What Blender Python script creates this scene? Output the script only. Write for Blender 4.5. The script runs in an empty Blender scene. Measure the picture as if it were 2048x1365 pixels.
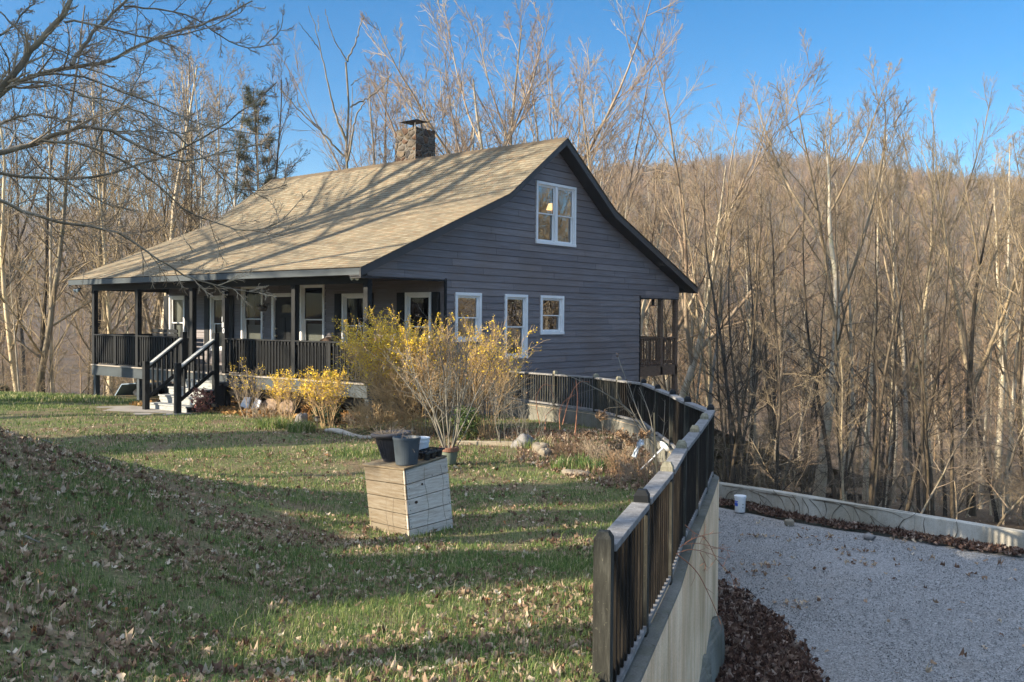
import bpy, math, random
import numpy as np
from mathutils import Vector, Matrix
R = math.radians
rng = np.random.default_rng(7)
random.seed(7)
SC = bpy.context.scene
COL = SC.collection

# ------------------------------------------------------------------ camera, sky, sun
CAM = np.array([16.2389, -14.4606, 1.4735])
FPX, YAW, PITCH, ROLL = 1911.75, 0.6929, -0.0225, 0.0074      # focal length in pixels of a 2048-wide frame


def cam_axes():
    cy, sy = math.cos(YAW), math.sin(YAW)
    fw = np.array([-sy, cy, 0]); rt = np.array([cy, sy, 0]); up = np.array([0, 0, 1.])
    cp, sp = math.cos(PITCH), math.sin(PITCH)
    f2 = fw * cp + up * sp; u2 = up * cp - fw * sp
    cr, sr = math.cos(ROLL), math.sin(ROLL)
    return rt * cr + u2 * sr, u2 * cr - rt * sr, f2, rt, fw


AX, AU, AF, RH, FH = cam_axes()
cd = bpy.data.cameras.new('camera'); cam = bpy.data.objects.new('camera', cd); COL.objects.link(cam)
cd.sensor_width = 36; cd.lens = 36 * FPX / 2048; cd.clip_start = .05; cd.clip_end = 6000
cam.matrix_world = Matrix(((AX[0], AU[0], -AF[0], CAM[0]), (AX[1], AU[1], -AF[1], CAM[1]),
                           (AX[2], AU[2], -AF[2], CAM[2]), (0, 0, 0, 1)))
SC.camera = cam
SUN_EL = R(20.8); SUN_DIR = np.array([-.495, -.869]) / math.hypot(.495, .869)
W = bpy.data.worlds.new('World'); SC.world = W; W.use_nodes = True
wt = W.node_tree; bg = wt.nodes['Background']
sky = wt.nodes.new('ShaderNodeTexSky'); sky.sky_type = 'NISHITA'; sky.sun_disc = False
sky.sun_elevation = SUN_EL; sky.sun_rotation = math.atan2(SUN_DIR[0], SUN_DIR[1])
sky.altitude = 600; sky.air_density = 1.0; sky.dust_density = .1; sky.ozone_density = 3.0
# clear winter sky, plus an added pale glow overhead, out of view, for fill
hs = wt.nodes.new('ShaderNodeHueSaturation'); hs.inputs['Saturation'].default_value = 1.42; wt.links.new(sky.outputs[0], hs.inputs['Color'])
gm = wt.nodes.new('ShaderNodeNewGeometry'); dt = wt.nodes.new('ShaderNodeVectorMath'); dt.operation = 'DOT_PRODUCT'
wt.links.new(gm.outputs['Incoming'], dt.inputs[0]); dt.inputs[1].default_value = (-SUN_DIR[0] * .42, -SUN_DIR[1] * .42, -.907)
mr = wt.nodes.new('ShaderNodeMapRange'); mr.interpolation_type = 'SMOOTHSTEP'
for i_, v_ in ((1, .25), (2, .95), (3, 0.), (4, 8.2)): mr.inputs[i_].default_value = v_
wt.links.new(dt.outputs['Value'], mr.inputs[0]); fill_c = wt.nodes.new('ShaderNodeVectorMath'); fill_c.operation = 'SCALE'; fill_c.inputs[0].default_value = (.88, .93, 1.)
wt.links.new(mr.outputs[0], fill_c.inputs['Scale']); sc_n = wt.nodes.new('ShaderNodeVectorMath'); sc_n.operation = 'ADD'
wt.links.new(hs.outputs[0], sc_n.inputs[0]); wt.links.new(fill_c.outputs[0], sc_n.inputs[1])
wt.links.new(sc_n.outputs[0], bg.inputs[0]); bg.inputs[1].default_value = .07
sl = bpy.data.lights.new('sun', 'SUN'); so = bpy.data.objects.new('sun', sl); COL.objects.link(so)
sl.energy = 5.0; sl.angle = R(.5); sl.color = (1, .86, .66)
so.rotation_euler = Vector((SUN_DIR[0] * math.cos(SUN_EL), SUN_DIR[1] * math.cos(SUN_EL), math.sin(SUN_EL))).to_track_quat('Z', 'Y').to_euler()
HAZE = .0003
SC.view_settings.view_transform = 'Standard'; SC.view_settings.look = 'None'
SC.view_settings.exposure = 1.4; SC.view_settings.gamma = 1


# ------------------------------------------------------------------ picture <-> place
def ray(x, y): return AF + AX * (x - 1024) / FPX + AU * (682.5 - y) / FPX
def onplane(x, y, n, k):
    d = ray(x, y); n = np.array(n, float); return CAM + d * ((k - n @ CAM) / (n @ d))
def atX(x, y, X): return onplane(x, y, (1, 0, 0), X)
def atY(x, y, Y): return onplane(x, y, (0, 1, 0), Y)
def atZ(x, y, Z): return onplane(x, y, (0, 0, 1), Z)
def atD(x, y, D): return CAM + ray(x, y) * D
def uvz(u, v, z): return np.array([CAM[0] + RH[0] * u + FH[0] * v, CAM[1] + RH[1] * u + FH[1] * v, z])
def to_uv(x, y):
    return (x - CAM[0]) * RH[0] + (y - CAM[1]) * RH[1], (x - CAM[0]) * FH[0] + (y - CAM[1]) * FH[1]


def smooth(t):
    t = np.clip(t, 0, 1); return t * t * (3 - 2 * t)


def vnoise(x, y, seed=0):
    x = np.asarray(x, float); y = np.asarray(y, float)
    xi = np.floor(x).astype(np.int64); yi = np.floor(y).astype(np.int64); fx = smooth(x - xi); fy = smooth(y - yi)
    def h(a, b):
        n = (a * 374761393 + b * 668265263 + seed * 974634777) & 0x7fffffff
        n = ((n ^ (n >> 13)) * 1274126177) & 0x7fffffff
        return ((n ^ (n >> 16)) & 0xffff) / 65535.
    return (h(xi, yi) * (1 - fx) + h(xi + 1, yi) * fx) * (1 - fy) + (h(xi, yi + 1) * (1 - fx) + h(xi + 1, yi + 1) * fx) * fy


# fence path: post tops measured on the picture at a level rail
FENCE_F = [(1208, 1062), (1284, 979), (1334.5, 924), (1363, 881), (1389.5, 851), (1409, 827), (1421.5, 809.5)]
FENCE_B = [(1375.5, 793.5), (1345.5, 779.5), (1315.7, 769), (1287.6, 758.6), (1237.6, 753), (1192, 747.6), (1110.6, 742), (1035.7, 737)]
FP = [atZ(x, y, .40) for x, y in FENCE_F] + [atZ(x, y, .40 - .12 * i / 7) for i, (x, y) in enumerate(FENCE_B)]
FP.append(np.array([.25, 4.3, .27]))
FUV = [to_uv(p[0], p[1]) for p in FP]
_fv = [-8] + [q[1] for q in FUV[:-1]] + [24.2, 24.3, 60]
_d0 = (FUV[1][0] - FUV[0][0]) / (FUV[1][1] - FUV[0][1])
_fu = [FUV[0][0] - (FUV[0][1] + 8) * _d0] + [q[0] for q in FUV[:-1]] + [FUV[-1][0] - .6, -2.6, 27.]
def fence_u(v): return np.interp(v, _fv, _fu)


LV = [-10, 0, 3, 4.5, 7, 10, 13, 16, 20, 24, 28, 31, 33.5, 37, 45, 60]
LZ = [-.1, -.12, -.2, -.3, -.58, -.84, -.92, -.92, -.86, -.93, -.98, -1.1, -1.35, -2.2, -5, -9]
def lawn_z(u, v):
    u = np.asarray(u, float); v = np.asarray(v, float)
    z = np.interp(v, LV, LZ)
    w = 1 - smooth((v - 8.5) / 6.5)
    z = z + 1.38 * smooth((-u - .9 - .06 * v) / 4.7) * w + .1 * np.clip(-u - 7, 0, 30) * w
    z = z + .05 * (vnoise(u * .8, v * .8, 3) - .5) + .03 * (vnoise(u * 2.5, v * 2.5, 5) - .5)
    return z


# wooded terrain around the yard, in bearing b = u/v and distance v
VB = [-2, -1, -.55, -.3, -.1, .0, .05, .09, .14, .2, .25, .3, .36, .42, .5, .6, .8, 1.5]
VY = [440, 445, 450, 452, 436, 410, 385, 368, 362, 358, 350, 353, 362, 372, 384, 400, 420, 430]
def terrain_z(u, v):
    u = np.asarray(u, float); v = np.asarray(v, float); d = np.hypot(u, v); vv = np.maximum(v, d * .35)
    b = np.clip(u / np.maximum(vv, 1), -2, 2)
    base = np.interp(d, [0, 20, 30, 60, 120, 190, 260], [-2.95, -2.95, -4.2, -9, -14, -13, -10])
    base = np.where(v < 0, -2.95 + 0 * base, base)
    top = (632 - np.interp(b, VB, VY)) / FPX
    vr = np.interp(b, [-.1, .12], [800, 430]); ridge = top * vr * .965 + 1.5
    t = np.clip((vv - 170) / (vr - 170), 0, 1)
    z = base + (ridge - base) * (.35 * t + .65 * t * t * (3 - 2 * t))
    z = z + (vnoise(u / 60, v / 60, 11) - .5) * np.clip((vv - 130) / 200, 0, 1) * 14 * (1 - t * .6)
    z = z - np.clip(vv - vr, 0, 2000) * .12
    # the slope keeps rising up-hill on the left of the yard
    left = smooth((-u - 9) / 26) * (1 - smooth((v - 14) / 14)); z = z + left * 6.5
    return np.where(v < -5, z - 0, z)


def ground_z(u, v):
    if u < float(fence_u(v)) and v < 36: return float(lawn_z(u, v))
    if v < 20.5 and u > 1: return -2.6
    return float(terrain_z(u, v))


# ------------------------------------------------------------------ materials
class NT:
    def __init__(s, name):
        s.m = bpy.data.materials.new(name); s.m.use_nodes = True; s.t = s.m.node_tree
        s.b = s.t.nodes['Principled BSDF']; s.out = s.t.nodes['Material Output']; s._tc = None
    def n(s, typ, **kw):
        nd = s.t.nodes.new('ShaderNode' + typ)
        for k, v in kw.items():
            if k.startswith('i_'):
                key = k[2:]; key = int(key) if key.isdigit() else key.replace('_', ' ')
                nd.inputs[key].default_value = v
            else: setattr(nd, k, v)
        return nd
    def l(s, a, b): s.t.links.new(a, b)
    def co(s, kind='Object', scale=(1, 1, 1), rot=(0, 0, 0)):
        if s._tc is None: s._tc = s.n('TexCoord')
        mp = s.n('Mapping'); mp.inputs['Scale'].default_value = scale; mp.inputs['Rotation'].default_value = rot
        s.l(s._tc.outputs[kind], mp.inputs[0]); return mp.outputs[0]
    def noise(s, scale, detail=4, vec=None, rough=.6):
        n = s.n('TexNoise'); n.inputs['Scale'].default_value = scale; n.inputs['Detail'].default_value = detail
        n.inputs['Roughness'].default_value = rough; s.l(vec if vec is not None else s.co(), n.inputs['Vector']); return n.outputs['Fac']
    def ramp(s, fac, stops, interp='LINEAR'):
        r = s.n('ValToRGB'); e = r.color_ramp.elements; r.color_ramp.interpolation = interp
        while len(e) < len(stops): e.new(.5)
        for i, (p, c) in enumerate(stops): e[i].position = p; e[i].color = tuple(c) + (1,)
        s.l(fac, r.inputs[0]); return r.outputs[0]
    def mix(s, fac, a, b, blend='MIX'):
        m = s.n('MixRGB', blend_type=blend)
        for k, v in ((0, fac), (1, a), (2, b)):
            if isinstance(v, (int, float)): m.inputs[k].default_value = v
            elif isinstance(v, tuple): m.inputs[k].default_value = v + (1,)
            else: s.l(v, m.inputs[k])
        return m.outputs[0]
    def attr(s, name): a = s.n('Attribute', attribute_name=name); return a.outputs['Fac']
    def rnd(s): return s.n('ObjectInfo').outputs['Random']
    def bump(s, h, st=.3, dist=.01):
        b = s.n('Bump'); b.inputs['Strength'].default_value = st; b.inputs['Distance'].default_value = dist
        s.l(h, b.inputs['Height']); s.l(b.outputs[0], s.b.inputs['Normal'])
    def col(s, c):
        if isinstance(c, tuple): s.b.inputs['Base Color'].default_value = c + (1,)
        else: s.l(c, s.b.inputs['Base Color'])
        return s
    def ro(s, v, spec=None):
        s.b.inputs['Roughness'].default_value = v
        if spec is not None: s.b.inputs['Specular IOR Level'].default_value = spec
        return s


def simple(name, c, rough=.6, var=.25, scale=6, c2=None, bump=0, bscale=40, stretch=(1, 1, 1), spec=.4, metal=0):
    t = NT(name); v = t.co('Object', stretch); c2 = c2 or tuple(x * (1 - var) for x in c)
    hi = tuple(min(1, x * (1 + var * .6)) for x in c)
    t.col(t.ramp(t.noise(scale, 5, v), [(.3, c2), (.5, c), (.72, hi)])); t.ro(rough, spec); t.b.inputs['Metallic'].default_value = metal
    if bump: t.bump(t.noise(bscale, 4, v), bump)
    return t.m


def bark(name, a, b, c, scale=5):
    t = NT(name); v = t.co('Object', (1, 1, .22))
    base = t.ramp(t.noise(scale, 6, v, .7), [(.28, a), (.5, b), (.7, c)])
    lich = t.ramp(t.noise(2.2, 3), [(.52, (1, 1, 1)), (.68, (.8, .86, .72))])
    base = t.mix(.8, base, lich, 'MULTIPLY')
    tone = t.ramp(t.rnd(), [(0, (.55, .55, .57)), (.35, (.8, .78, .74)), (.7, (1, .96, .88)), (1, (1.1, 1.0, .82))])
    t.col(t.mix(1., base, tone, 'MULTIPLY')); t.ro(.9, .15); t.bump(t.noise(scale * 6, 4, v), .5, .02); return t.m


M = {}
M['bark'] = bark('tree_bark', (.115, .095, .07), (.235, .20, .15), (.38, .335, .265))
M['bark_dark'] = bark('dark_bark', (.035, .03, .025), (.08, .067, .052), (.16, .135, .105))
M['bark_pale'] = bark('pale_bark', (.27, .235, .175), (.52, .46, .36), (.68, .63, .53))
def twigm(name, a, b, c):
    t = NT(name); base = t.ramp(t.noise(1.1, 3), [(.3, a), (.5, b), (.7, c)])
    t.col(t.mix(.9, base, t.ramp(t.rnd(), [(0, (.6, .58, .58)), (1, (1.1, 1.04, .9))]), 'MULTIPLY')); t.ro(.85, .2); return t.m
M['twig'] = twigm('twig_bark', (.19, .145, .09), (.32, .26, .175), (.43, .36, .26))
M['twig_red'] = twigm('budding_twig_bark', (.20, .14, .10), (.33, .262, .195), (.45, .39, .30))
M['twig_dark'] = twigm('dark_twig_bark', (.04, .034, .028), (.085, .07, .054), (.18, .145, .105))
M['hilltwig'] = twigm('hill_twig_bark', (.19, .125, .07), (.30, .205, .12), (.38, .285, .18))
M['needle'] = simple('pine_needles', (.075, .075, .028), .7, .5, 2, (.035, .045, .015))
M['cedar'] = simple('evergreen_foliage', (.045, .07, .028), .7, .4, 1.5)
M['white'] = simple('white_trim_paint', (.86, .86, .85), .5, .06, 3)
M['black'] = simple('black_trim_paint', (.010, .0115, .0125), .6, .3, 5, bump=.06, bscale=50, spec=.2)
M['fascia'] = simple('blue_grey_fascia_paint', (.042, .053, .060), .55, .3, 4, (.028, .037, .043), stretch=(.4, 1, 1), spec=.3)
M['rake'] = simple('dark_rake_paint', (.042, .04, .041), .5, .25, 4, spec=.4)
M['soffit'] = simple('dark_soffit_paint', (.03, .029, .031), .7, .2, 5)
M['deckwood'] = simple('brown_deck_wood', (.17, .105, .065), .8, .4, 5, stretch=(1, 1, 8), bump=.2)
M['greywood'] = simple('grey_painted_step_wood', (.30, .31, .30), .7, .25, 6, (.16, .165, .165), stretch=(1, 4, 4), bump=.15)
M['porchfloor'] = simple('weathered_porch_boards', (.30, .27, .23), .8, .3, 5, stretch=(6, 1, 1))
M['concrete_slab'] = simple('pale_concrete', (.28, .25, .21), .9, .25, 3, bump=.2)
M['plastic_dark'] = simple('black_plastic', (.018, .019, .021), .4, .2, 8, spec=.5)
M['plastic_slate'] = simple('slate_blue_plastic', (.055, .072, .088), .5, .25, 6, spec=.5)
M['plastic_white'] = simple('white_plastic', (.72, .74, .75), .4, .06, 5, spec=.5)
M['urn'] = simple('charcoal_resin', (.045, .044, .05), .65, .35, 12, bump=.2)
M['terracotta'] = simple('brown_clay_glaze', (.23, .115, .075), .55, .25, 8)
M['greenglaze'] = simple('grey_green_glaze', (.16, .19, .145), .5, .25, 9)
M['metal_black'] = simple('black_iron', (.02, .02, .02), .45, .2, 10, spec=.5)
M['steel'] = simple('brushed_steel', (.5, .5, .5), .3, .1, 10, metal=.9)
M['rock'] = simple('grey_fieldstone', (.19, .18, .17), .9, .4, 5, (.10, .096, .09), bump=.6, bscale=14)
M['rock_tan'] = simple('tan_fieldstone', (.21, .18, .135), .9, .35, 5, bump=.6, bscale=14)
M['slab_brown'] = simple('brown_stone_slab', (.23, .165, .12), .9, .3, 5, bump=.3)
M['wicker'] = simple('brown_wicker', (.10, .055, .03), .7, .5, 30, bump=.6, bscale=90)
M['mauve'] = simple('mauve_clay', (.23, .17, .155), .7, .2, 8)
M['blind'] = simple('white_blind', (.72, .74, .70), .8, .05, 3)
M['curtain'] = simple('pale_curtain', (.55, .56, .52), .9, .15, 10, stretch=(8, 8, .3))
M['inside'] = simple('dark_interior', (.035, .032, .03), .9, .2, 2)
M['straw'] = simple('dry_stems', (.50, .35, .18), .85, .35, 7, (.32, .21, .105))
M['drystem'] = simple('grey_brown_stems', (.31, .245, .17), .85, .35, 7)
M['greystem'] = simple('pale_grey_stems', (.185, .17, .135), .85, .3, 6, (.14, .125, .098))
M['redstem'] = simple('reddish_brown_stems', (.30, .13, .07), .8, .4, 7)
M['dryhead'] = simple('dry_flower_heads', (.25, .165, .095), .9, .4, 18, (.13, .08, .045))
M['yellow'] = simple('yellow_petals', (.72, .50, .02), .6, .3, 9, (.52, .33, .012))
M['redleaf'] = simple('reddish_leaves', (.24, .09, .07), .7, .4, 9)
M['greenleaf'] = simple('green_leaves', (.06, .105, .022), .6, .5, 5, (.14, .15, .03))
M['timber'] = simple('weathered_timber', (.36, .31, .22), .85, .3, 6, stretch=(1, 1, 5), bump=.2)
M['tarp'] = simple('blue_grey_tarp', (.16, .22, .28), .55, .3, 3)
M['paleboard'] = simple('white_painted_board', (.66, .68, .70), .6, .12, 6)
M['bluelabel'] = simple('blue_label_ink', (.03, .10, .55), .5, .1, 8)
M['blackink'] = simple('black_label_ink', (.01, .01, .01), .5, .1, 8)
M['brass'] = simple('pale_brass', (.75, .66, .5), .3, .1, 6, metal=.8)
M['log'] = simple('pale_dead_wood', (.46, .41, .34), .9, .3, 5, stretch=(1, 1, 5), bump=.4)


def m_siding():
    t = NT('slate_stained_siding'); v = t.co('Object', (.35, .35, 9))
    streak = t.noise(3.2, 6, v, .7)
    c = t.ramp(streak, [(.3, (.155, .130, .122)), (.5, (.195, .180, .188)), (.72, (.26, .248, .258))])
    c = t.mix(t.ramp(t.noise(.55, 4), [(.42, (0, 0, 0)), (.68, (.55, .55, .55))]), c, (.175, .135, .118))
    c = t.mix(1., c, t.ramp(t.attr('tone'), [(0, (.82, .82, .84)), (1, (1.12, 1.1, 1.08))]), 'MULTIPLY')
    t.col(c).ro(.62, .35); t.bump(t.noise(14, 5, v), .25, .006); return t.m
M['siding'] = m_siding()


def m_shingle():
    t = NT('tan_asphalt_shingles'); uv = t.n('UVMap').outputs[0]
    br = t.n('TexBrick'); t.l(uv, br.inputs['Vector'])
    br.inputs['Color1'].default_value = (.15, .133, .094, 1); br.inputs['Color2'].default_value = (.24, .215, .158, 1); br.inputs['Mortar'].default_value = (.13, .10, .065, 1)
    br.inputs['Scale'].default_value = 1; br.inputs['Mortar Size'].default_value = .006; br.inputs['Bias'].default_value = .05
    br.inputs['Brick Width'].default_value = .21; br.inputs['Row Height'].default_value = .14; br.offset = .37; br.offset_frequency = 2
    n1 = t.ramp(t.noise(.9, 4, uv), [(.35, (.86, .85, .84)), (.65, (1.08, 1.04, .98))])
    n2 = t.ramp(t.noise(120, 2, uv), [(.3, (.8, .8, .8)), (.7, (1.15, 1.15, 1.15))])
    pink = t.ramp(t.noise(5.5, 1, uv), [(.52, (1, 1, 1)), (.66, (1.08, .93, .86))])
    c = t.mix(1., t.mix(1., t.mix(1., br.outputs[0], n1, 'MULTIPLY'), n2, 'MULTIPLY'), pink, 'MULTIPLY')
    t.col(c).ro(.9, .2); t.bump(br.outputs['Fac'], -.5, .006); return t.m
M['shingle'] = m_shingle()


def m_stone():
    t = NT('fieldstone_masonry'); v = t.co('Object', (1, 1, 1.25))
    nz = t.n('TexNoise'); nz.inputs['Scale'].default_value = 3; t.l(v, nz.inputs['Vector'])
    vv = t.mix(.13, v, nz.outputs['Color'])
    vo = t.n('TexVoronoi', feature='DISTANCE_TO_EDGE'); vo.inputs['Scale'].default_value = 4.6; t.l(vv, vo.inputs['Vector'])
    vc = t.n('TexVoronoi'); vc.inputs['Scale'].default_value = 4.6; t.l(vv, vc.inputs['Vector'])
    sep = t.n('SeparateColor'); t.l(vc.outputs['Color'], sep.inputs[0])
    stone = t.ramp(sep.outputs[0], [(0, (.06, .04, .03)), (.3, (.135, .075, .042)), (.55, (.09, .078, .066)), (.8, (.17, .13, .085)), (1, (.055, .052, .05))])
    stone = t.mix(.6, stone, t.ramp(t.noise(18, 4), [(.3, (.6, .6, .6)), (.7, (1.2, 1.2, 1.2))]), 'MULTIPLY')
    e = t.ramp(vo.outputs['Distance'], [(.03, (0, 0, 0)), (.075, (1, 1, 1))])
    t.col(t.mix(e, (.16, .145, .12), stone)).ro(.9, .2); t.bump(t.ramp(vo.outputs['Distance'], [(.0, (0, 0, 0)), (.2, (1, 1, 1))]), 1, .05); return t.m
M['stone'] = m_stone()


def m_wallconc(name, a, b, stain):
    t = NT(name)
    c = t.ramp(t.noise(1.7, 6), [(.3, tuple(x * .8 for x in a)), (.5, a), (.75, b)])
    st = t.ramp(t.noise(5, 4, t.co('Object', (1.4, 1.4, .12))), [(.42, stain), (.58, (1, 1, 1))])
    st2 = t.ramp(t.noise(16, 3, t.co('Object', (1.2, 1.2, .04))), [(.64, (1, 1, 1)), (.72, (.5, .45, .4))])
    blot = t.ramp(t.noise(.9, 5, t.co('Object', (1, 1, .7))), [(.38, (.74, .70, .62)), (.6, (1.05, 1.03, 1.0))]); c = t.mix(1., t.mix(1., t.mix(.42, c, st, 'MULTIPLY'), st2, 'MULTIPLY'), blot, 'MULTIPLY')
    sp = t.ramp(t.noise(70, 2), [(.35, (.82, .82, .82)), (.6, (1.04, 1.04, 1.04))])
    t.col(t.mix(1., c, sp, 'MULTIPLY')).ro(.92, .2); t.bump(t.noise(55, 5), .35, .008); return t.m
M['wallface'] = m_wallconc('stained_concrete', (.84, .64, .44), (.92, .75, .54), (.74, .62, .46))
M['walltop'] = m_wallconc('mossy_concrete', (.19, .19, .172), (.27, .265, .235), (.62, .66, .5))
M['lowwall'] = m_wallconc('low_wall_concrete', (.42, .41, .37), (.52, .50, .45), (.75, .72, .66))


def m_grain(name, a, b, c, knots=True, scale=1., rough=.8, yscale=14):
    t = NT(name); v = t.co('Object', (1, 1, yscale))
    g = t.noise(3.5 * scale, 6, v, .65)
    col = t.ramp(g, [(.3, a), (.5, b), (.7, c)])
    fine = t.ramp(t.noise(11 * scale, 3, t.co('Object', (1, 1, yscale * 2))), [(.35, (.72, .68, .62)), (.6, (1.05, 1.05, 1.05))])
    col = t.mix(.8, col, fine, 'MULTIPLY')
    if knots:
        col = t.mix(1., col, t.ramp(t.attr('tone'), [(0, (.82, .8, .78)), (1, (1.1, 1.1, 1.1))]), 'MULTIPLY')
    t.col(col).ro(rough, .25); t.bump(g, .25, .004); return t.m
M['plank_sunside'] = m_grain('sun_side_pine_planks', (.165, .125, .08), (.225, .19, .138), (.27, .243, .195))  # sunny sides of the pine crate, colour darkened to offset the sun
M['plank_shadeside'] = m_grain('shade_side_pine_planks', (.52, .44, .36), (.70, .64, .56), (.80, .76, .69))  # shaded sides of the same crate, colour lightened to offset the shade
M['knot'] = simple('dark_wood_knot', (.05, .025, .015), .7, .4, 20)
def m_post(name, a, b, c, yscale):
    t = NT(name); v = t.co('Object', yscale)
    g = t.noise(24, 5, v, .7); col = t.ramp(g, [(.3, a), (.52, b), (.72, c)])
    sp = t.ramp(t.noise(60, 2), [(.66, (1, 1, 1)), (.72, (2.2, 2.1, 1.9))])
    t.col(t.mix(1., col, sp, 'MULTIPLY')).ro(.92, .12); t.bump(g, .5, .004); return t.m
M['fencepost'] = m_post('worn_black_fence_stain', (.02, .02, .017), (.045, .044, .036), (.10, .098, .08), (1, 1, .12))
M['fencepicket'] = m_post('dark_picket_stain', (.008, .007, .006), (.017, .0145, .0115), (.042, .035, .027), (1, 1, .1))
M['fencerail'] = m_post('weathered_grey_rail', (.12, .117, .112), (.20, .197, .192), (.29, .285, .28), (.5, .5, .5))
M['fencecap'] = m_post('bleached_post_top', (.13, .12, .08), (.22, .205, .15), (.32, .30, .235), (1, 1, .3))


def m_lawn():
    t = NT('lawn_turf')
    n = t.noise(1.3, 6, None, .7); n2 = t.noise(30, 4)
    c = t.ramp(n, [(.34, (.17, .125, .08)), (.46, (.20, .165, .10)), (.55, (.14, .15, .07)), (.7, (.12, .15, .06))])
    c = t.mix(1., c, t.ramp(n2, [(.3, (.45, .45, .45)), (.7, (1.35, 1.3, 1.2))]), 'MULTIPLY')
    t.col(c).ro(.95, .1); t.bump(n2, .8, .03); return t.m
M['lawn'] = m_lawn()


def m_litter(name, a, b, c):
    t = NT(name); vo = t.n('TexVoronoi'); vo.inputs['Scale'].default_value = 11; t.l(t.co(), vo.inputs['Vector'])
    sep = t.n('SeparateColor'); t.l(vo.outputs['Color'], sep.inputs[0])
    col = t.ramp(sep.outputs[0], [(0, a), (.5, b), (1, c)])
    col = t.mix(1., col, t.ramp(t.noise(.09, 5), [(.3, (.75, .72, .7)), (.7, (1.15, 1.1, 1.0))]), 'MULTIPLY')
    t.col(col).ro(.95, .1); t.bump(t.noise(9, 5), .8, .06); return t.m
M['litter'] = m_litter('woodland_leaf_litter', (.055, .038, .024), (.115, .080, .05), (.20, .15, .10))


def m_gravel():
    t = NT('grey_crushed_gravel')
    vo = t.n('TexVoronoi'); vo.inputs['Scale'].default_value = 62; t.l(t.co(), vo.inputs['Vector'])
    v2 = t.n('TexVoronoi'); v2.inputs['Scale'].default_value = 36; t.l(t.co(), v2.inputs['Vector'])
    s1 = t.n('SeparateColor'); t.l(vo.outputs['Color'], s1.inputs[0]); s2 = t.n('SeparateColor'); t.l(v2.outputs['Color'], s2.inputs[0])
    c = t.ramp(s1.outputs[0], [(0, (.11, .11, .11)), (.35, (.19, .19, .187)), (.7, (.27, .265, .258)), (1, (.43, .42, .405))])
    c = t.mix(.35, c, t.ramp(s2.outputs[1], [(0, (.11, .11, .11)), (.6, (.24, .237, .23)), (1, (.38, .375, .365))]))
    c = t.mix(t.ramp(t.noise(.6, 5), [(.5, (0, 0, 0)), (.75, (.35, .35, .35))]), c, (.27, .22, .17))
    t.col(c).ro(.9, .25); t.bump(vo.outputs['Distance'], -.8, .012); return t.m
M['gravel'] = m_gravel()


def m_leaf(name, stops, thin=.3):
    t = NT(name); c = t.ramp(t.attr('tone'), stops)
    cc_ = t.mix(.5, c, t.ramp(t.noise(60, 3), [(.3, (.65, .65, .65)), (.7, (1.15, 1.15, 1.15))]), 'MULTIPLY'); t.col(cc_).ro(.75, .25)
    tl = t.n('BsdfTranslucent'); t.l(cc_, tl.inputs[0]); ms = t.n('MixShader'); ms.inputs[0].default_value = thin; t.l(t.b.outputs[0], ms.inputs[1]); t.l(tl.outputs[0], ms.inputs[2]); t.l(ms.outputs[0], t.out.inputs[0])
    return t.m
M['leaves'] = m_leaf('fallen_oak_leaves', [(0, (.085, .045, .03)), (.25, (.20, .12, .078)), (.5, (.33, .225, .145)), (.75, (.45, .335, .225)), (.9, (.58, .46, .33)), (.96, (.74, .64, .5)), (1, (.42, .18, .06))])
M['redleaves'] = m_leaf('damp_russet_leaves', [(0, (.05, .027, .02)), (.4, (.125, .068, .048)), (.7, (.20, .12, .085)), (.88, (.34, .24, .18)), (1, (.50, .40, .33))])
M['goldleaves'] = m_leaf('golden_dry_leaves', [(0, (.20, .10, .035)), (.5, (.38, .21, .07)), (1, (.50, .33, .14))])
M['grass'] = m_leaf('winter_grass', [(0, (.055, .11, .035)), (.35, (.105, .18, .045)), (.6, (.20, .27, .065)), (.78, (.38, .36, .15)), (1, (.62, .53, .32))])


def m_glass(name, refl, tint):
    t = NT(name); t.t.nodes.remove(t.b)
    tr = t.n('BsdfTransparent'); tr.inputs[0].default_value = tint + (1,)
    gl = t.n('BsdfGlossy'); gl.inputs['Roughness'].default_value = .012; gl.inputs[0].default_value = (1, 1, 1, 1)
    wob = t.n('Bump'); wob.inputs['Strength'].default_value = .02; wob.inputs['Distance'].default_value = .05
    t.l(t.noise(2.2, 2), wob.inputs['Height']); t.l(wob.outputs[0], gl.inputs['Normal'])
    lw = t.n('LayerWeight'); lw.inputs[0].default_value = refl
    mx = t.n('MixShader'); t.l(lw.outputs['Fresnel'], mx.inputs[0]); t.l(tr.outputs[0], mx.inputs[1]); t.l(gl.outputs[0], mx.inputs[2])
    t.l(mx.outputs[0], t.out.inputs[0]); return t.m
M['glass'] = m_glass('window_glass', .62, (.55, .57, .55))
M['glass_porch'] = m_glass('porch_window_glass', .16, (.40, .41, .40))
M['glass_green'] = m_glass('green_lamp_glass', .4, (.02, .30, .25))
def m_glow(name, c, s):
    t = NT(name); t.b.inputs['Emission Color'].default_value = c + (1,); t.b.inputs['Emission Strength'].default_value = s; t.col(c); return t.m
M['lampglow'] = m_glow('lit_lampshade', (1, .62, .25), 1.1)


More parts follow.
